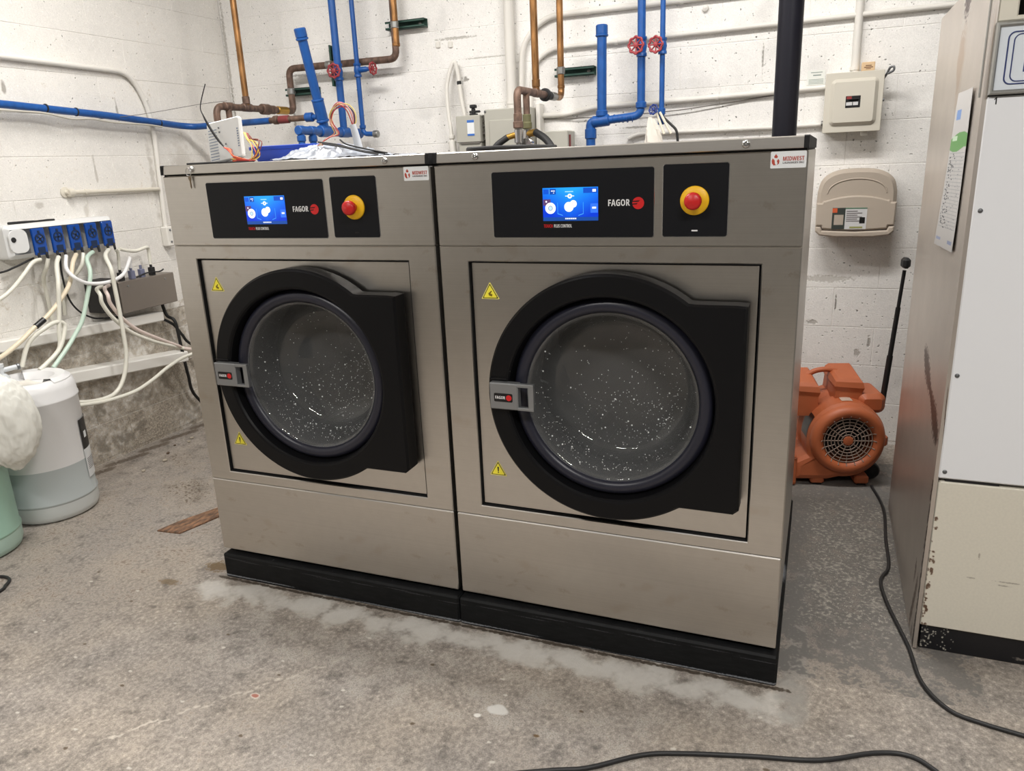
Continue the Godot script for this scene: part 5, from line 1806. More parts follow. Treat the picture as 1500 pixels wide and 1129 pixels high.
func hose_box() -> void:
	var t := thing("hose_holder", "beige plastic hose holder with product label on the back wall", "hose holder", Vector3(2.155, 1.06, BW))
	var m := M("holder_beige", c8(178, 166, 152), 0.5)
	var cx := 2.155
	# arched back shell
	var o := PackedVector2Array()
	for q in [[-0.165, 1.09], [0.165, 1.09], [0.170, 1.20], [0.168, 1.26]]:
		o.append(Vector2(cx + q[0], q[1]))
	for k in 21:
		var a := PI * 0.05 + PI * 0.90 * k / 20
		o.append(Vector2(cx + signf(cos(a)) * pow(absf(cos(a)), 0.72) * 0.165, 1.262 + pow(sin(a), 0.85) * 0.101))
	o.append(Vector2(cx - 0.168, 1.26)); o.append(Vector2(cx - 0.170, 1.20))
	var mb := MB.new()
	mb.plate(o, BW + 0.001, -1.968, 0.016)
	var sh := part(t, "shell", mb, m)
	# raised arc on the lid
	var arc := []
	for k in 25:
		var a := PI * 0.03 + PI * 0.94 * k / 24
		arc.append(Vector3(cx + cos(a) * 0.126, 1.243 + pow(sin(a), 0.8) * 0.076, -1.968))
	mb = MB.new()
	mb.tube(arc, 0.0035, 8)
	part(sh, "lid_ridge", mb, m, "", false)
	# bulging front
	var f2 := PackedVector2Array()
	f2.append(Vector2(cx - 0.168, 1.108)); f2.append(Vector2(cx - 0.142, 1.107)); f2.append(Vector2(cx - 0.138, 1.094))
	for k in 7:
		var f := -1.0 + 2.0 * k / 6
		f2.append(Vector2(cx + f * 0.13, 1.087 + 0.006 * f * f))
	f2.append(Vector2(cx + 0.138, 1.094)); f2.append(Vector2(cx + 0.142, 1.107)); f2.append(Vector2(cx + 0.168, 1.108))
	f2.append(Vector2(cx + 0.170, 1.212)); f2.append(Vector2(cx + 0.146, 1.212)); f2.append(Vector2(cx + 0.140, 1.222))
	for k in 9:
		var f := 1.0 - 2.0 * k / 8
		f2.append(Vector2(cx + f * 0.132, 1.222 + 0.022 * (1.0 - f * f)))
	f2.append(Vector2(cx - 0.140, 1.222)); f2.append(Vector2(cx - 0.146, 1.212)); f2.append(Vector2(cx - 0.170, 1.212))
	mb = MB.new()
	mb.plate(f2, -2.0, -1.955, 0.006)
	part(t, "front", mb, m)
	mb = MB.new()
	mb.plate(PackedVector2Array([Vector2(cx - 0.168, 1.082), Vector2(cx - 0.150, 1.064), Vector2(cx - 0.08, 1.055), Vector2(cx + 0.08, 1.055), Vector2(cx + 0.150, 1.064), Vector2(cx + 0.168, 1.082), Vector2(cx + 0.168, 1.104), Vector2(cx + 0.145, 1.103), Vector2(cx + 0.138, 1.086), Vector2(cx, 1.080), Vector2(cx - 0.138, 1.086), Vector2(cx - 0.145, 1.103), Vector2(cx - 0.168, 1.104)]), -2.0, -1.950, 0.006)
	part(t, "tray", mb, m)
	# label
	mb = MB.new()
	mb.bar(2.057, 2.205, 1.092, 1.190, -1.956, -1.9535)
	var lb := part(t, "label", mb, M("label_pale"), "printed product label")
	for q in [[2.057, 2.113, 1.092, 1.190, "label_dark", c8(52, 58, 54)], [2.066, 2.106, 1.112, 1.158, "holder_beige", Color()], [2.057, 2.078, 1.168, 1.188, "label_orange", c8(206, 92, 52)], [2.113, 2.205, 1.184, 1.190, "label_green", c8(92, 124, 104)], [2.175, 2.198, 1.118, 1.146, "badge_black", Color()], [2.135, 2.19, 1.096, 1.104, "label_olive", c8(150, 152, 96)]]:
		mb = MB.new()
		var dz := 0.0004 if q[4] == "holder_beige" or q[4] == "label_orange" else 0.0
		mb.bar(q[0], q[1], q[2], q[3], -1.9536, -1.9528 + dz)
		part(lb, "print", mb, M(q[4], q[5], 0.5), "", false)
	mb = MB.new()
	for k in 6:
		mb.bar(2.118, 2.165 + 0.02 * (k % 2), 1.172 - k * 0.009, 1.176 - k * 0.009, -1.9536, -1.9528)
	part(lb, "print", mb, M("print_grey"), "", false)

# ------------------------------------------------------------------ detergent pumps on the left wall
func tube_thing(label: String, pts: Array, r: float, m: Material, called := "detergent_tube", cat := "tube", per := 6) -> MeshInstance3D:
	var mb := MB.new()
	mb.tube(smooth_path(V(pts), per), r, 10)
	return solo(called, mb, m, label, cat, "tubes of the detergent pumps" if called == "detergent_tube" else "")

func pumps() -> void:
	var side := Basis(Vector3(0, 0, -1), Vector3.UP, Vector3.RIGHT)   # picture x runs along -z, front faces +x
	var t := thing("pump_unit", "white dispenser with five blue pump heads on the left wall", "dispenser", Vector3(LW, 1.12, -0.67))
	var wm := M("pump_white", c8(216, 217, 216), 0.4)
	var mb := MB.new()
	mb.plate(rrect(0.385, 1.124, 0.962, 1.276, 0.02), LW + 0.001, -1.355, 0.02, Transform3D(side, Vector3.ZERO))
	part(t, "housing", mb, wm)
	mb = MB.new()
	mb.plate(rrect(0.392, 1.150, 0.482, 1.255, 0.03), -1.36, -1.353, 0.002, Transform3D(side, Vector3.ZERO))
	var cp := part(t, "end_cover", mb, wm)
	mb = MB.new()
	mb.lathe([Vector2(0, 0), Vector2(0.012, 0), Vector2(0.010, 0.004), Vector2(0, 0.005)], 16, axis_xf(Vector3(-1.353, 1.212, -0.412), Vector3.RIGHT))
	part(cp, "button", mb, M("rubber_black"), "", false)
	var bm := M("pump_blue", c8(14, 68, 150), 0.15)
	var dk := M("pump_dark", c8(14, 38, 70), 0.4)
	for k in 5:
		var z := 0.533 + 0.0945 * k
		mb = MB.new()
		mb.plate(rrect(z - 0.032, 1.131, z + 0.032, 1.253, 0.007), -1.358, -1.3475, 0.003, Transform3D(side, Vector3.ZERO))
		var h := part(t, "pump_head", mb, bm, "glossy blue pump head")
		mb = MB.new()
		mb.lathe([Vector2(0.024, 0), Vector2(0.024, 0.0025), Vector2(0.018, 0.0025), Vector2(0.018, 0)], 24, axis_xf(Vector3(-1.3475, 1.205, -z), Vector3.RIGHT))
		mb.box(Vector3(-1.3468, 1.205, -z), Vector3(0.003, 0.034, 0.008), 0.001, Basis(Vector3.RIGHT, 0.6 + k))
		mb.box(Vector3(-1.3468, 1.205, -z), Vector3(0.003, 0.034, 0.008), 0.001, Basis(Vector3.RIGHT, 2.1 + k))
		mb.box(Vector3(-1.3468, 1.152, -z), Vector3(0.0025, 0.03, 0.035), 0.001)
		mb.box(Vector3(-1.3468, 1.236, -z), Vector3(0.0025, 0.012, 0.012), 0.001)
		part(h, "roller", mb, dk, "", false)
		for s in [-0.02, 0.02]:
			mb = MB.new()
			mb.tube([Vector3(-1.35, 1.142, -z + s), Vector3(-1.345, 1.108, -z + s)], [0.007, 0.0055], 8)
			part(t, "barb", mb, M("rubber_black"))
	# dark stick lying along the top
	mb = MB.new()
	mb.tube([Vector3(-1.425, 1.2805, -0.455), Vector3(-1.425, 1.2815, -0.53), Vector3(-1.428, 1.2790, -0.60), Vector3(-1.43, 1.2795, -0.655), Vector3(-1.43, 1.2795, -0.69)], [0.0075, 0.006, 0.0055, 0.0065, 0.005], 8)
	solo("marker_stick", mb, M("rubber_black"), "dark stick lying on top of the white dispenser", "stick")
	# flush manifold
	t = thing("flush_manifold", "steel manifold box with four hose barbs below the dispenser", "manifold", Vector3(LW, 0.77, -1.09))
	mb = MB.new()
	mb.bar(LW + 0.001, -1.342, 0.778, 0.942, -1.281, -0.908, 0.003)
	part(t, "cover", mb, M("manifold_steel", c8(150, 142, 134), 0.42, 0.8), "brushed steel cover")
	mb = MB.new()
	mb.bar(LW + 0.001, -1.36, 0.80, 0.965, -0.906, -0.80, 0.004)
	part(t, "valve_block", mb, M("manifold_dark", c8(44, 42, 42), 0.6), "dark valve block")
	for q in [[-0.965, 0], [-1.035, 1], [-1.10, 1], [-1.17, 0]]:
		mb = MB.new()
		mb.bar(-1.395, -1.368, 0.940, 0.985, q[0] - 0.014, q[0] + 0.014, 0.003)
		mb.tube([Vector3(-1.382, 0.984, q[0]), Vector3(-1.382, 1.005, q[0])], 0.007, 8)
		part(t, "barb", mb, M("rubber_black") if q[1] == 0 else M("barb_grey", c8(112, 116, 140), 0.5))
	for z in [-0.965, -1.215]:
		collar(t, "screw", [-1.341, 0.915, z], [1, 0, 0], 0.006, 0.004, M("galvanised"))
	mb = MB.new()
	mb.tube(smooth_path(V([[-1.38, 0.945, -1.06], [-1.36, 0.962, -1.12], [-1.36, 0.957, -1.2], [-1.38, 0.962, -1.25]]), 5), 0.004, 6)
	part(t, "cable", mb, M("rubber_black"))
	# two ledges screwed to the wall
	var lm := M("ledge_white", c8(228, 226, 220), 0.6)
	mb = MB.new()
	var b1 := Basis(Vector3.RIGHT, -0.048)
	mb.box(Vector3(LW + 0.042, 0.745, -0.40), Vector3(0.082, 0.052, 1.60), 0.006, b1)
	solo("wall_ledge", mb, lm, "upper white ledge on the left wall below the manifold", "ledge", "white ledges on the left wall")
	mb = MB.new()
	var b2 := Basis(Vector3.RIGHT, -0.10)
	mb.box(Vector3(LW + 0.057, 0.502, -0.80), Vector3(0.112, 0.060, 1.0), 0.006, b2)
	solo("wall_ledge", mb, lm, "lower stained ledge on the left wall behind the white drum", "ledge", "white ledges on the left wall")
	# tubes
	var cl := M("tube_clear", c8(222, 220, 208), 0.35)
	var cr := M("tube_cream", c8(224, 211, 186), 0.35)
	var gn := M("tube_green", c8(190, 211, 196), 0.35)
	var wh := M("tube_white", c8(228, 228, 228), 0.35)
	tube_thing("milky tube running left from the first pump head", [[-1.345, 1.112, -0.513], [-1.335, 1.104, -0.465], [-1.33, 1.058, -0.407], [-1.33, 1.004, -0.339], [-1.33, 0.965, -0.26], [-1.33, 0.90, -0.05], [-1.3, 0.86, 0.2]], 0.0092, cl)
	tube_thing("short faded tube under the first pump head", [[-1.345, 1.112, -0.553], [-1.36, 1.07, -0.545], [-1.40, 1.02, -0.55], [-1.43, 0.95, -0.57], [-1.44, 0.80, -0.58]], 0.0092, cl)
	tube_thing("milky tube hanging straight from the second pump head to the drum", [[-1.345, 1.112, -0.607], [-1.32, 1.08, -0.57], [-1.27, 1.00, -0.52], [-1.27, 0.90, -0.50], [-1.27, 0.80, -0.477], [-1.272, 0.70, -0.455], [-1.285, 0.635, -0.375]], 0.0102, cl)
	tube_thing("cream tube sweeping left from the third pump head", [[-1.345, 1.112, -0.702], [-1.30, 1.08, -0.64], [-1.28, 0.99, -0.585], [-1.28, 0.921, -0.518], [-1.28, 0.864, -0.442], [-1.28, 0.823, -0.364], [-1.28, 0.777, -0.287], [-1.27, 0.735, -0.184], [-1.26, 0.71, -0.06]], 0.0102, cr)
	tube_thing("looped pale tube hooked over the upper ledge", [[-1.30, 0.66, -0.28], [-1.29, 0.76, -0.33], [-1.27, 0.81, -0.40], [-1.27, 0.828, -0.47], [-1.27, 0.80, -0.507], [-1.262, 0.70, -0.445], [-1.258, 0.635, -0.33]], 0.0102, cl)
	tube_thing("green tube curving down from the fourth pump head", [[-1.345, 1.112, -0.796], [-1.30, 1.09, -0.72], [-1.25, 1.02, -0.681], [-1.25, 0.901, -0.633], [-1.25, 0.81, -0.586], [-1.25, 0.754, -0.535], [-1.242, 0.697, -0.467], [-1.228, 0.635, -0.375]], 0.0102, gn)
	tube_thing("white tube arcing from the second pump head to the manifold", [[-1.345, 1.112, -0.647], [-1.30, 1.06, -0.60], [-1.25, 1.021, -0.59], [-1.24, 0.986, -0.637], [-1.24, 0.971, -0.71], [-1.24, 0.972, -0.79], [-1.26, 0.993, -0.88], [-1.32, 1.045, -0.98], [-1.37, 1.05, -1.03], [-1.382, 1.0, -1.035]], 0.0092, wh)
	tube_thing("short curled tube under the third pump head", [[-1.345, 1.112, -0.742], [-1.33, 1.061, -0.71], [-1.36, 1.01, -0.68], [-1.42, 0.97, -0.66], [-1.44, 0.82, -0.65]], 0.0092, cl)
	tube_thing("long milky tube from the fifth pump head looping to the drum", [[-1.345, 1.112, -0.891], [-1.28, 1.09, -0.81], [-1.22, 1.03, -0.777], [-1.22, 0.944, -0.778], [-1.22, 0.823, -0.779], [-1.22, 0.702, -0.777], [-1.22, 0.597, -0.77], [-1.22, 0.498, -0.735], [-1.22, 0.435, -0.679], [-1.22, 0.418, -0.606], [-1.23, 0.43, -0.50], [-1.26, 0.46, -0.41]], 0.0102, cl)
	tube_thing("thin tube from the fifth pump head to the first manifold barb", [[-1.345, 1.112, -0.931], [-1.36, 1.09, -0.955], [-1.375, 1.05, -0.965], [-1.382, 1.0, -0.965]], 0.0085, cl)
	tube_thing("tube bent over sharply into the last manifold barb", [[-1.345, 1.110, -0.955], [-1.35, 1.096, -1.0], [-1.36, 1.085, -1.07], [-1.37, 1.094, -1.15], [-1.38, 1.075, -1.17], [-1.382, 1.0, -1.17]], 0.0092, cl)
	tube_thing("pinkish tube from the manifold sagging to the washer, nearer the wall", [[-1.355, 0.935, -0.86], [-1.28, 0.935, -0.77], [-1.24, 0.905, -0.747], [-1.24, 0.862, -0.753], [-1.24, 0.784, -0.801], [-1.24, 0.707, -0.878], [-1.24, 0.633, -0.996], [-1.24, 0.561, -1.125], [-1.22, 0.53, -1.18], [-0.9, 0.50, -1.25], [-0.3, 0.55, -1.2]], 0.0092, M("tube_pink", c8(214, 198, 190), 0.35))
	tube_thing("cream tube from the manifold sagging lowest to the washer", [[-1.355, 0.935, -0.82], [-1.28, 0.94, -0.725], [-1.24, 0.915, -0.705], [-1.24, 0.871, -0.707], [-1.24, 0.794, -0.75], [-1.24, 0.706, -0.834], [-1.24, 0.632, -0.95], [-1.24, 0.572, -1.078], [-1.22, 0.525, -1.19], [-0.9, 0.47, -1.28], [-0.3, 0.52, -1.2]], 0.0095, cl)
	tube_thing("pale tube running low from the drum up to the washer", [[-0.3, 0.60, -1.32], [-0.9, 0.57, -1.32], [-1.2, 0.502, -1.182], [-1.2, 0.479, -1.018], [-1.2, 0.437, -0.891], [-1.2, 0.409, -0.773], [-1.2, 0.407, -0.646], [-1.21, 0.413, -0.548], [-1.24, 0.43, -0.43]], 0.0095, cl)
	tube_thing("black lead leaving the left end of the dispenser", [[-1.385, 1.118, -0.51], [-1.375, 1.112, -0.477], [-1.38, 1.089, -0.402], [-1.38, 1.075, -0.32], [-1.40, 1.05, 0.0]], 0.0045, M("rubber_black"), "power_lead", "cable")
	tube_thing("black cable drooping from the dispenser to the upper ledge", [[-1.40, 1.121, -0.66], [-1.40, 1.028, -0.648], [-1.40, 0.909, -0.656], [-1.40, 0.834, -0.696], [-1.40, 0.785, -0.764], [-1.41, 0.765, -0.84], [-1.42, 0.752, -0.95]], 0.0045, M("rubber_black"), "power_lead", "cable")
	tube_thing("black cable hanging straight down the wall beside the washer", [[-1.42, 0.778, -1.235], [-1.41, 0.70, -1.247], [-1.36, 0.667, -1.25], [-1.36, 0.544, -1.262], [-1.36, 0.421, -1.272], [-1.38, 0.33, -1.30], [-1.41, 0.20, -1.35], [-1.42, 0.02, -1.5]], 0.009, M("rubber_black"), "power_lead", "cable")
	tube_thing("black cable from the end of the upper ledge towards the washer", [[-1.41, 0.69, -1.205], [-1.39, 0.644, -1.264], [-1.39, 0.573, -1.315], [-1.38, 0.50, -1.37], [-1.2, 0.36, -1.5]], 0.008, M("rubber_black"), "power_lead", "cable")
	# label sleeve on the cream tube
	mb = MB.new()
	mb.tube([Vector3(-1.28, 0.850, -0.42), Vector3(-1.28, 0.826, -0.372)], 0.0135, 10)
	solo("tube_sleeve", mb, M("badge_black"), "black and white sleeve on the cream tube", "sleeve")

func drum_shell(mb: MB, c: Vector3, pr: Array) -> void:
	mb.lathe(pr, 64, Transform3D(Basis(), c), 0.3)

func drums() -> void:
	for q in [[Vector3(-1.2, 0, -0.22), 0.245, "white plastic drum half full of grey liquid", c8(228, 228, 228), c8(180, 187, 187), c8(214, 219, 218), "w"], [Vector3(-1.165, 0, 0.19), 0.36, "pale green filled plastic drum at the left edge", c8(206, 210, 206), c8(160, 196, 178), c8(186, 214, 202), "g"]]:
		var c: Vector3 = q[0]
		var lv: float = q[1]
		var t := thing("plastic_drum", q[2], "drum", c, "plastic drums by the left wall")
		var R := 0.185
		var mb := MB.new()
		mb.lathe([Vector2(0, 0), Vector2(R - 0.022, 0), Vector2(R - 0.008, 0.008), Vector2(R - 0.001, 0.03), Vector2(R, 0.078)], 64, Transform3D(), 0.3)
		part(t, "foot", mb, M("drum_foot_" + q[6], q[5], 0.4), "", false)
		mb = MB.new()
		mb.lathe([Vector2(R, 0.078), Vector2(R + 0.003, 0.084), Vector2(R + 0.003, 0.09), Vector2(R - 0.002, 0.098), Vector2(R - 0.002, lv)], 64, Transform3D(), 0.3)
		part(t, "filled_wall", mb, M("drum_fill_" + q[6], q[4], 0.35), "liquid showing through the wall", false)
		mb = MB.new()
		mb.lathe([Vector2(R - 0.002, lv), Vector2(R - 0.002, 0.528), Vector2(R + 0.003, 0.536), Vector2(R + 0.003, 0.543), Vector2(R - 0.001, 0.552), Vector2(R - 0.002, 0.585), Vector2(R - 0.010, 0.612), Vector2(R - 0.026, 0.627), Vector2(R - 0.042, 0.630), Vector2(R - 0.050, 0.622), Vector2(R - 0.055, 0.602), Vector2(0, 0.600)], 64, Transform3D(), 0.3)
		part(t, "shell", mb, M("drum_wall_" + q[6], q[3], 0.35), "", false)
		if q[6] == "w":
			# raised back of the top, caked residue, cap
			mb = MB.new()
			var rings := []
			for j in 5:
				var ring := []
				for k in 24:
					var a := deg_to_rad(-150 + 150.0 * k / 23)
					var p: Vector2 = [Vector2(0.172, 0.60), Vector2(0.170, 0.622), Vector2(0.150, 0.638), Vector2(0.110, 0.634), Vector2(0.085, 0.602)][j]
					ring.append(Vector3(cos(a) * p.x, p.y, sin(a) * p.x))
				rings.append(ring)
			mb.loft(rings, false)
			part(t, "raised_top", mb, M("drum_wall_w"), "", false)
			mb = MB.new()
			mb.lathe([Vector2(0, 0.600), Vector2(0.055, 0.600), Vector2(0.055, 0.622), Vector2(0.048, 0.630), Vector2(0, 0.632)], 24, Transform3D(Basis(), Vector3(-0.03, 0, 0.09)))
			part(t, "bung", mb, M("residue_white", c8(222, 218, 208), 0.9), "crusted white bung", false)
			mb = MB.new()
			mb.tube(smooth_path(V([[-0.02, 0.61, 0.07], [0.03, 0.616, 0.05], [0.08, 0.612, 0.02], [0.12, 0.606, 0.0]]), 4), [0.014, 0.02, 0.022, 0.02, 0.016, 0.02, 0.024, 0.018, 0.014, 0.012, 0.01, 0.008, 0.006], 8)
			part(t, "residue", mb, M("residue_white"), "", false)
			mb = MB.new()
			mb.plate(rrect(0.09, 0.06, 0.125, 0.078, 0.004), 0.600, 0.6035, 0.001, Transform3D(Basis(Vector3.RIGHT, Vector3(0, 0, 1), Vector3(0, 1, 0)), Vector3(0, 0, 0)))
			part(t, "sticker", mb, M("label_blue"), "", false)
			# label round the side
			for s in [[0.285, 0.425, "badge_black"], [0.150, 0.285, "sticker_white"]]:
				mb = MB.new()
				for k in 8:
					var a0 := deg_to_rad(-62 + 5.0 * k)
					var a1 := deg_to_rad(-62 + 5.0 * (k + 1))
					mb.quad(Vector3(cos(a0), 0, sin(a0)) * (R + 0.0012) + Vector3(0, s[0], 0), Vector3(cos(a1), 0, sin(a1)) * (R + 0.0012) + Vector3(0, s[0], 0), Vector3(cos(a1), 0, sin(a1)) * (R + 0.0012) + Vector3(0, s[1], 0), Vector3(cos(a0), 0, sin(a0)) * (R + 0.0012) + Vector3(0, s[1], 0), Vector3(cos(a0), 0, sin(a0)))
				var lb := part(t, "label", mb, M(s[2]), "", false)
				mb = MB.new()
				for j in (1 if s[2] == "badge_black" else 7):
					var y0: float = 0.335 if s[2] == "badge_black" else 0.235 - j * 0.008
					var y1: float = 0.365 if s[2] == "badge_black" else y0 + 0.003
					for k in (2 if s[2] == "badge_black" else 7):
						var a0 := deg_to_rad(-38 + 4.0 * k) if s[2] == "badge_black" else deg_to_rad(-60 + 5.0 * k)
						var a1 := a0 + deg_to_rad(4.5)
						mb.quad(Vector3(cos(a0), 0, sin(a0)) * (R + 0.0018) + Vector3(0, y0, 0), Vector3(cos(a1), 0, sin(a1)) * (R + 0.0018) + Vector3(0, y0, 0), Vector3(cos(a1), 0, sin(a1)) * (R + 0.0018) + Vector3(0, y1, 0), Vector3(cos(a0), 0, sin(a0)) * (R + 0.0018) + Vector3(0, y1, 0), Vector3(cos(a0), 0, sin(a0)))
				part(lb, "print", mb, M("sticker_white") if s[2] == "badge_black" else M("print_grey"), "", false)
	# suction fitting on the drum
	var t := thing("suction_fitting", "clear plastic hose fitting standing on the white drum", "fitting", Vector3(-1.22, 0.632, -0.13))
	var fm := M("fitting_clear", c8(206, 210, 212), 0.25)
	var mb := MB.new()
	mb.lathe([Vector2(0, 0.632), Vector2(0.034, 0.632), Vector2(0.036, 0.655), Vector2(0.026, 0.668), Vector2(0.018, 0.672), Vector2(0.018, 0.700), Vector2(0.022, 0.702), Vector2(0.022, 0.715), Vector2(0, 0.718)], 20, Transform3D(Basis(), Vector3(-1.23, 0, -0.13)))
	part(t, "body", mb, fm)
	for q in [[-1.205, 0.69, -0.20], [-1.19, 0.675, -0.07]]:
		mb = MB.new()
		mb.tube([Vector3(-1.23, 0.685, -0.13), Vector3(q[0], q[1], q[2])], 0.011, 10)
		var br := part(t, "branch", mb, fm)
		collar(t, "hose_clip", [q[0], q[1], q[2]], [q[0] + 1.23, q[1] - 0.685, q[2] + 0.13], 0.0145, 0.012, M("screw_grey"))
	# cloth bundle hung over the green drum
	mb = MB.new()
	var nz := FastNoiseLite.new()
	nz.seed = 3
	nz.frequency = 9.0
	for e in [[Vector3(-0.952, 0.535, 0.055), Vector3(0.070, 0.190, 0.118)], [Vector3(-1.09, 0.700, 0.14), Vector3(0.17, 0.064, 0.17)]]:
		var rings := []
		for j in 81:
			var ring := []
			var la := PI * (j / 80.0 - 0.5)
			for k in 120:
				var lo := TAU * k / 120
				var d := Vector3(cos(la) * cos(lo), sin(la), cos(la) * sin(lo))
				# broad swells, then folds that run down the cloth
				var fold := absf(nz.get_noise_3d(d.x * 0.22 + 3, d.y * 0.05, d.z * 0.30))
				var f := 1.0 + 0.10 * nz.get_noise_3d(d.x * 0.12, d.y * 0.09, d.z * 0.12) - 0.06 * (1.0 - minf(fold * 2.2, 1.0)) * cos(la) - 0.022 * (1.0 - minf(absf(nz.get_noise_3d(d.x * 0.35, d.y * 0.22 + 4, d.z * 0.25)) * 3.0, 1.0))
				ring.append(e[0] + d * e[1] * f)
			rings.append(ring)
		mb.cloth(rings)
	solo("cloth_bundle", mb, M("cloth_white", c8(234, 234, 226), 0.8), "crumpled off-white cloth hanging over the green drum", "cloth")

# ------------------------------------------------------------------ things left on the washers
func on_washers() -> void:
	var top := 1.4925
	# white cover plate leaning
	var t := thing("cover_plate", "white plastic cover with printed list leaning on the left washer", "cover", Vector3(0.15, top, -0.14))
	var lean := Basis(Vector3.BACK, 0.13) * Basis(Vector3.RIGHT, -0.18)
	var mb := MB.new()
	mb.plate(rrect(-0.072, 0.002, 0.072, 0.136, 0.01), -0.012, 0.0, 0.004, Transform3D(lean, Vector3(0.0, 0.008, 0)))
	var pl := part(t, "plate", mb, M("cover_white", c8(222, 222, 220), 0.4), "", false)
	mb = MB.new()
	var xf := Transform3D(lean, Vector3(0.0, 0.008, 0.0))
	for k in 11:
		mb.box(xf * Vector3(-0.046, 0.012 + k * 0.0096, 0.0006), Vector3(0.036, 0.0022, 0.0008), 0.0, lean)
	for k in 8:
		mb.box(xf * Vector3(0.060, 0.04 + k * 0.008, 0.0006), Vector3(0.006, 0.004, 0.0008), 0.0, lean)
	part(pl, "print", mb, M("print_bluegrey", c8(128, 140, 158), 0.6), "", false)
	mb = MB.new()
	for q in [[-0.018, 0.112], [-0.016, 0.098], [0.006, 0.055]]:
		mb.box(xf * Vector3(q[0], q[1], 0.001), Vector3(0.006, 0.006, 0.003), 0.001, lean)
	part(pl, "clip", mb, M("screw_grey"), "", false)
	# dark rubber strip under it
	mb = MB.new()
	mb.bar(0.055, 0.225, top - 0.001, top + 0.006, -0.19, -0.055, 0.002)
	solo("rubber_mat", mb, M("rubber_black"), "dark rubber mat under the leaning white cover", "mat")
	# blue bin
	t = thing("blue_bin", "shallow blue plastic bin on the left washer", "bin", Vector3(0.225, top, -0.42))
	var bm := M("bin_blue", c8(26, 66, 178), 0.4)
	mb = MB.new()
	var ring := func(dx: float, dz: float, y: float) -> Array:
		var out := []
		for p in rrect(-0.13 - dx, -0.10 - dz, 0.13 + dx, 0.10 + dz, 0.025):
			out.append(Vector3(p.x, y, p.y))
		return out
	mb.loft([ring.call(-0.03, -0.03, 0.003), ring.call(-0.016, -0.016, 0.0), ring.call(-0.012, -0.012, 0.004), ring.call(0.0, 0.0, 0.042), ring.call(0.006, 0.006, 0.043), ring.call(0.006, 0.006, 0.053), ring.call(0.0, 0.0, 0.055), ring.call(-0.004, -0.004, 0.05), ring.call(-0.016, -0.016, 0.006)])
	var bot := []
	for p in ring.call(-0.016, -0.016, 0.006):
		bot.append(p)
	for k in bot.size():
		mb.tri(bot[k], bot[(k + 1) % bot.size()], Vector3(0, 0.006, 0), Vector3.UP, Vector3.UP, Vector3.UP)
	part(t, "tray", mb, bm, "", false)
	# crumpled plastic bag
	mb = MB.new()
	var nz := FastNoiseLite.new()
	nz.seed = 9
	nz.frequency = 5.0
	var rows := 36
	var cols := 70
	var pt := func(i: int, j: int) -> Vector3:
		var u := float(i) / cols
		var w := float(j) / rows
		var hump := pow(sin(PI * clampf(u * 1.15, 0.0, 1.0)), 0.8) * sin(PI * w)
		var y := 0.004 + 0.052 * hump * (1.0 - 0.5 * u) + 0.018 * nz.get_noise_2d(u, w * 0.5) * (0.25 + hump) - 0.009 * (1.0 - minf(absf(nz.get_noise_2d(u * 1.5 + 5, w * 0.8)) * 4.0, 1.0)) * (0.3 + hump)
		return Vector3(0.37 + 0.43 * u + 0.012 * sin(w * 9.0), top + maxf(y, 0.001), -0.28 + 0.20 * w + 0.015 * sin(u * 11.0))
	var upper := []
	var lower := []
	for i in cols + 1:
		var ra := []
		var rc := []
		for j in rows + 1:
			ra.append(pt.call(i, j))
			rc.append(pt.call(i, j) - Vector3(0, 0.0012, 0))
		upper.append(ra)
		lower.append(rc)
	mb.cloth(upper, false)
	mb.cloth(lower, false)
	var bag := M("bag_plastic", c8(160, 166, 176), 0.28)
	solo("plastic_bag", mb, bag, "crumpled whitish plastic bag lying on the left washer", "bag")
	# wires spilling over the cover
	var wire_cols := {"orange": c8(216, 96, 52), "yellow": c8(222, 196, 90), "brown": c8(120, 52, 42), "cream": c8(226, 204, 160), "pink": c8(214, 120, 130), "black": c8(30, 28, 30), "violet": c8(96, 92, 150), "red": c8(186, 52, 50)}
	t = thing("wire_bundle", "orange, brown and yellow wires spilling from the leaning white cover", "wires", Vector3(0.2, top, -0.1))
	var rng := RandomNumberGenerator.new()
	rng.seed = 15
	var names := ["orange", "orange", "red", "orange", "brown", "brown", "orange", "yellow", "yellow", "yellow", "brown", "red", "brown"]
	for k in names.size():
		var p := []
		if k < 5:
			p = [[0.172, top + 0.05, -0.11], [0.20 + rng.randf() * 0.02, top + 0.042, -0.09], [0.23 + rng.randf() * 0.02, top + 0.016 + rng.randf() * 0.02, -0.07], [0.26, top + 0.008 + rng.randf() * 0.01, -0.06], [0.30 + rng.randf() * 0.03, top + 0.004, -0.07]]
		else:
			var x0 := 0.262 + rng.randf() * 0.02
			p = [[x0 - 0.035, top + 0.085 + rng.randf() * 0.012, -0.15], [x0, top + 0.066 + rng.randf() * 0.01, -0.12], [x0 + 0.035 + rng.randf() * 0.03, top + 0.045 + rng.randf() * 0.02, -0.09], [x0 + 0.05 + rng.randf() * 0.03, top + 0.02, -0.07], [x0 + 0.02 + rng.randf() * 0.02, top + 0.006, -0.07], [x0 - 0.02, top + 0.004 + rng.randf() * 0.01, -0.06]]
		mb = MB.new()
		mb.tube(smooth_path(V(p), 5), 0.0017, 6)
		part(t, "wire", mb, M("wire_" + names[k], wire_cols[names[k]], 0.45))
	mb = MB.new()
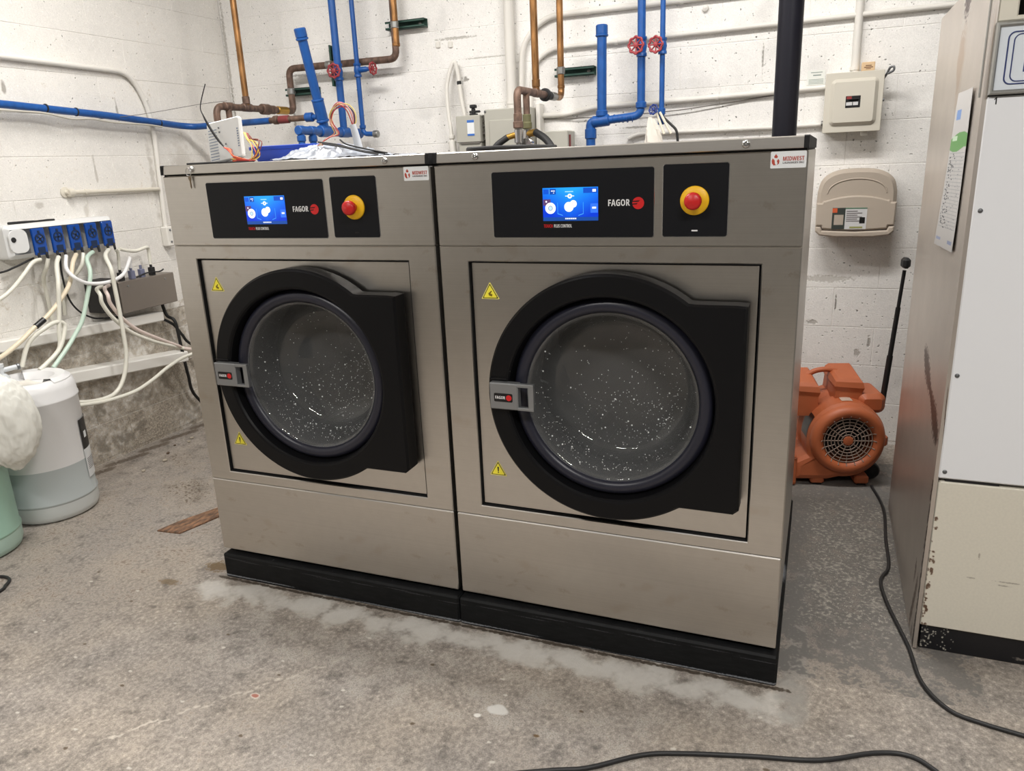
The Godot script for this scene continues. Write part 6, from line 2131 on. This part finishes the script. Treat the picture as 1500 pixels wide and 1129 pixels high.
	mb.tube(smooth_path(V([[0.165, 1.735, -0.075], [0.128, 1.672, -0.08], [0.135, 1.64, -0.08], [0.152, 1.60, -0.085], [0.172, 1.565, -0.09], [0.19, 1.545, -0.09]]), 6), [0.0016, 0.0016, 0.0016, 0.0016, 0.0016, 0.0016, 0.0016, 0.0016, 0.0016, 0.0016, 0.0018, 0.002, 0.0024, 0.0028, 0.0032, 0.0036, 0.004, 0.004, 0.004, 0.004, 0.004, 0.004, 0.004, 0.004, 0.0038, 0.0036, 0.0034, 0.003, 0.0028, 0.0025, 0.002], 8)
	part(t, "sleeved_lead", mb, M("wire_black", wire_cols["black"], 0.5), "black sleeved lead standing up")
	t = thing("wire_harness", "loop of pale and red wires standing above the plastic bag", "wires", Vector3(0.6, top, -0.16))
	mb = MB.new()
	mb.tube([Vector3(0.648, 1.588, -0.15), Vector3(0.655, 1.56, -0.15), Vector3(0.664, 1.51, -0.15)], [0.010, 0.011, 0.013], 12)
	part(t, "grey_conduit", mb, M("tube_grey", c8(196, 200, 206), 0.5), "pale grey corrugated end")
	names = ["cream", "red", "pink", "yellow", "black", "violet", "pink", "cream", "red", "cream"]
	for k in names.size():
		mb = MB.new()
		var j := rng.randf_range(-0.012, 0.012)
		var r := rng.randf_range(0.80, 1.08)
		var c := Vector3(0.612, 1.607, -0.15 + j * 0.8)
		var p := [Vector3(0.648, 1.585, -0.15)]
		for q in 7:
			var a := -0.15 + PI * 1.15 * q / 6.0
			p.append(c + Vector3(cos(a) * 0.044 * r, sin(a) * 0.046 * r + j * 0.4, j * sin(q)))
		p.append(Vector3(0.585 + j, 1.565, -0.15))
		p.append(Vector3(0.555 + j, 1.552 + j * 0.3, -0.14))
		p.append(Vector3(0.535 - j, 1.532, -0.13))
		mb.tube(smooth_path(p, 4), 0.0016, 6)
		part(t, "wire", mb, M("wire_" + names[k], wire_cols[names[k]], 0.45))
	# black cable ties lying on the bag
	t = thing("cable_ties", "thin black cable ties lying across the plastic bag", "cable ties", Vector3(0.7, top, -0.08))
	for q in [[[0.63, 1.545, -0.1], [0.66, 1.53, -0.09], [0.74, 1.513, -0.07], [0.82, 1.499, -0.05]], [[0.55, 1.542, -0.1], [0.63, 1.53, -0.09], [0.72, 1.51, -0.07], [0.81, 1.498, -0.055]], [[0.58, 1.535, -0.08], [0.66, 1.522, -0.07], [0.74, 1.505, -0.055], [0.79, 1.497, -0.05]]]:
		mb = MB.new()
		mb.tube(smooth_path(V(q), 5), 0.0026, 6)
		part(t, "tie", mb, M("rubber_black"))
	# key ring hanging at the left lock
	t = thing("keys", "small key ring hanging from the left washer lid screw", "keys", Vector3(0.125, 1.42, 0.012))
	mb = MB.new()
	var pts := []
	for k in 21:
		pts.append(Vector3(0.121 + cos(TAU * k / 20) * 0.0105, 1.470 + sin(TAU * k / 20) * 0.0125, 0.0085))
	mb.tube(pts, 0.0011, 6, false)
	part(t, "ring", mb, M("chrome"))
	mb = MB.new()
	mb.plate(PackedVector2Array([Vector2(0.117, 1.459), Vector2(0.125, 1.459), Vector2(0.127, 1.450), Vector2(0.1245, 1.441), Vector2(0.1245, 1.422), Vector2(0.122, 1.418), Vector2(0.1195, 1.424), Vector2(0.1195, 1.441), Vector2(0.1155, 1.450)]), 0.006, 0.0085, 0.0006)
	part(t, "key", mb, M("key_brass", c8(128, 112, 92), 0.4, 0.7))
	# black flat hose on the right washer
	mb = MB.new()
	mb.tube(smooth_path(V([[1.03, top + 0.006, -0.16], [1.06, top + 0.0065, -0.11], [1.12, top + 0.0065, -0.10], [1.18, top + 0.0065, -0.12], [1.215, top + 0.0065, -0.2], [1.22, top + 0.0065, -0.4]]), 6), 0.0065, 10)
	solo("rubber_hose", mb, M("rubber_black"), "black rubber hose lying on the right washer", "hose")

# ------------------------------------------------------------------ on the floor
func floor_things() -> void:
	var rb := M("cord_black", c8(34, 34, 35), 0.5)
	var lift := 0.006
	var mk := func(pts: Array, label: String) -> void:
		var p := []
		for q in pts:
			p.append(Vector3(q[0], lift, q[1]))
		var mb := MB.new()
		mb.tube(smooth_path(p, 5), 0.006, 8)
		solo("extension_cord", mb, rb, label, "cord", "black cords on the floor")
	mk.call([[2.30, -1.5], [2.335, -1.275], [2.326, -0.992], [2.322, -0.776], [2.290, -0.668], [2.298, -0.536], [2.325, -0.385], [2.345, -0.278], [2.363, -0.12], [2.418, -0.022], [2.493, 0.007], [2.58, 0.023], [2.8, 0.06], [3.2, 0.1]], "black cord running out of the aisle past the dryer corner")
	mk.call([[1.2, 0.66], [1.468, 0.531], [1.562, 0.489], [1.68, 0.403], [1.777, 0.364], [1.939, 0.318], [2.097, 0.277], [2.224, 0.208], [2.302, 0.19], [2.358, 0.222], [2.45, 0.32]], "black cord curving across the floor nearest the camera")
	mk.call([[-0.72, 0.52], [-0.734, 0.379], [-0.752, 0.345], [-0.775, 0.312], [-0.811, 0.300], [-0.85, 0.310], [-0.90, 0.36], [-0.93, 0.5]], "black cord loop beside the green drum")
	# rotten strip of wood or rust let into the floor
	var mb := MB.new()
	mb.plate(PackedVector2Array([Vector2(-0.545, 0.185), Vector2(-0.43, 0.195), Vector2(-0.40, 0.30), Vector2(-0.345, 0.52), Vector2(-0.40, 0.56), Vector2(-0.47, 0.40), Vector2(-0.52, 0.28)]), 0.0, 0.008, 0.003, Transform3D(Basis(Vector3.RIGHT, Vector3(0, 0, -1), Vector3.UP), Vector3.ZERO))
	var wm := M("rotten_wood", Color.WHITE, 0.85)
	var f := FastNoiseLite.new()
	f.seed = 8
	f.frequency = 0.03
	f.fractal_octaves = 4
	var nt := f.get_seamless_image(256, 256, false, false, 0.1, true)
	nt.convert(Image.FORMAT_RGB8)
	var d := nt.get_data()
	for i in 256 * 256:
		var v := d[i * 3] / 255.0
		d[i * 3] = int(lerpf(74, 168, v))
		d[i * 3 + 1] = int(lerpf(60, 124, v))
		d[i * 3 + 2] = int(lerpf(50, 92, v))
	wm.albedo_texture = ImageTexture.create_from_image(Image.create_from_data(256, 256, false, Image.FORMAT_RGB8, d))
	wm.uv1_scale = Vector3(6, 2, 1)
	solo("rotten_plank", mb, wm, "rust-brown rotten plank on the floor left of the washers", "plank")
	# crumbs of concrete along the left wall
	var rng := RandomNumberGenerator.new()
	rng.seed = 19
	var cm := M("rubble", c8(96, 80, 66), 0.95)
	var pale := M("rubble_pale", c8(176, 166, 150), 0.95)
	var lab := ["small dark concrete crumb near the left wall foot", "small pale concrete crumb near the left wall foot"]
	for k in 12:
		mb = MB.new()
		var s := rng.randf_range(0.006, 0.017)
		mb.box(Vector3.ZERO, Vector3(s * 1.5, s * 0.8, s), s * 0.3, Basis(Vector3.UP, rng.randf() * 6.0))
		var o := solo("rubble_crumb", mb, cm if k % 2 == 0 else pale, lab[k % 2], "rubble", ["dark crumbs along the left wall", "pale crumbs along the left wall"][k % 2])
		o.position = Vector3(rng.randf_range(-1.43, -1.15) + (0.25 * rng.randf() if k % 4 == 0 else 0.0), s * 0.4, rng.randf_range(-1.5, -0.5))
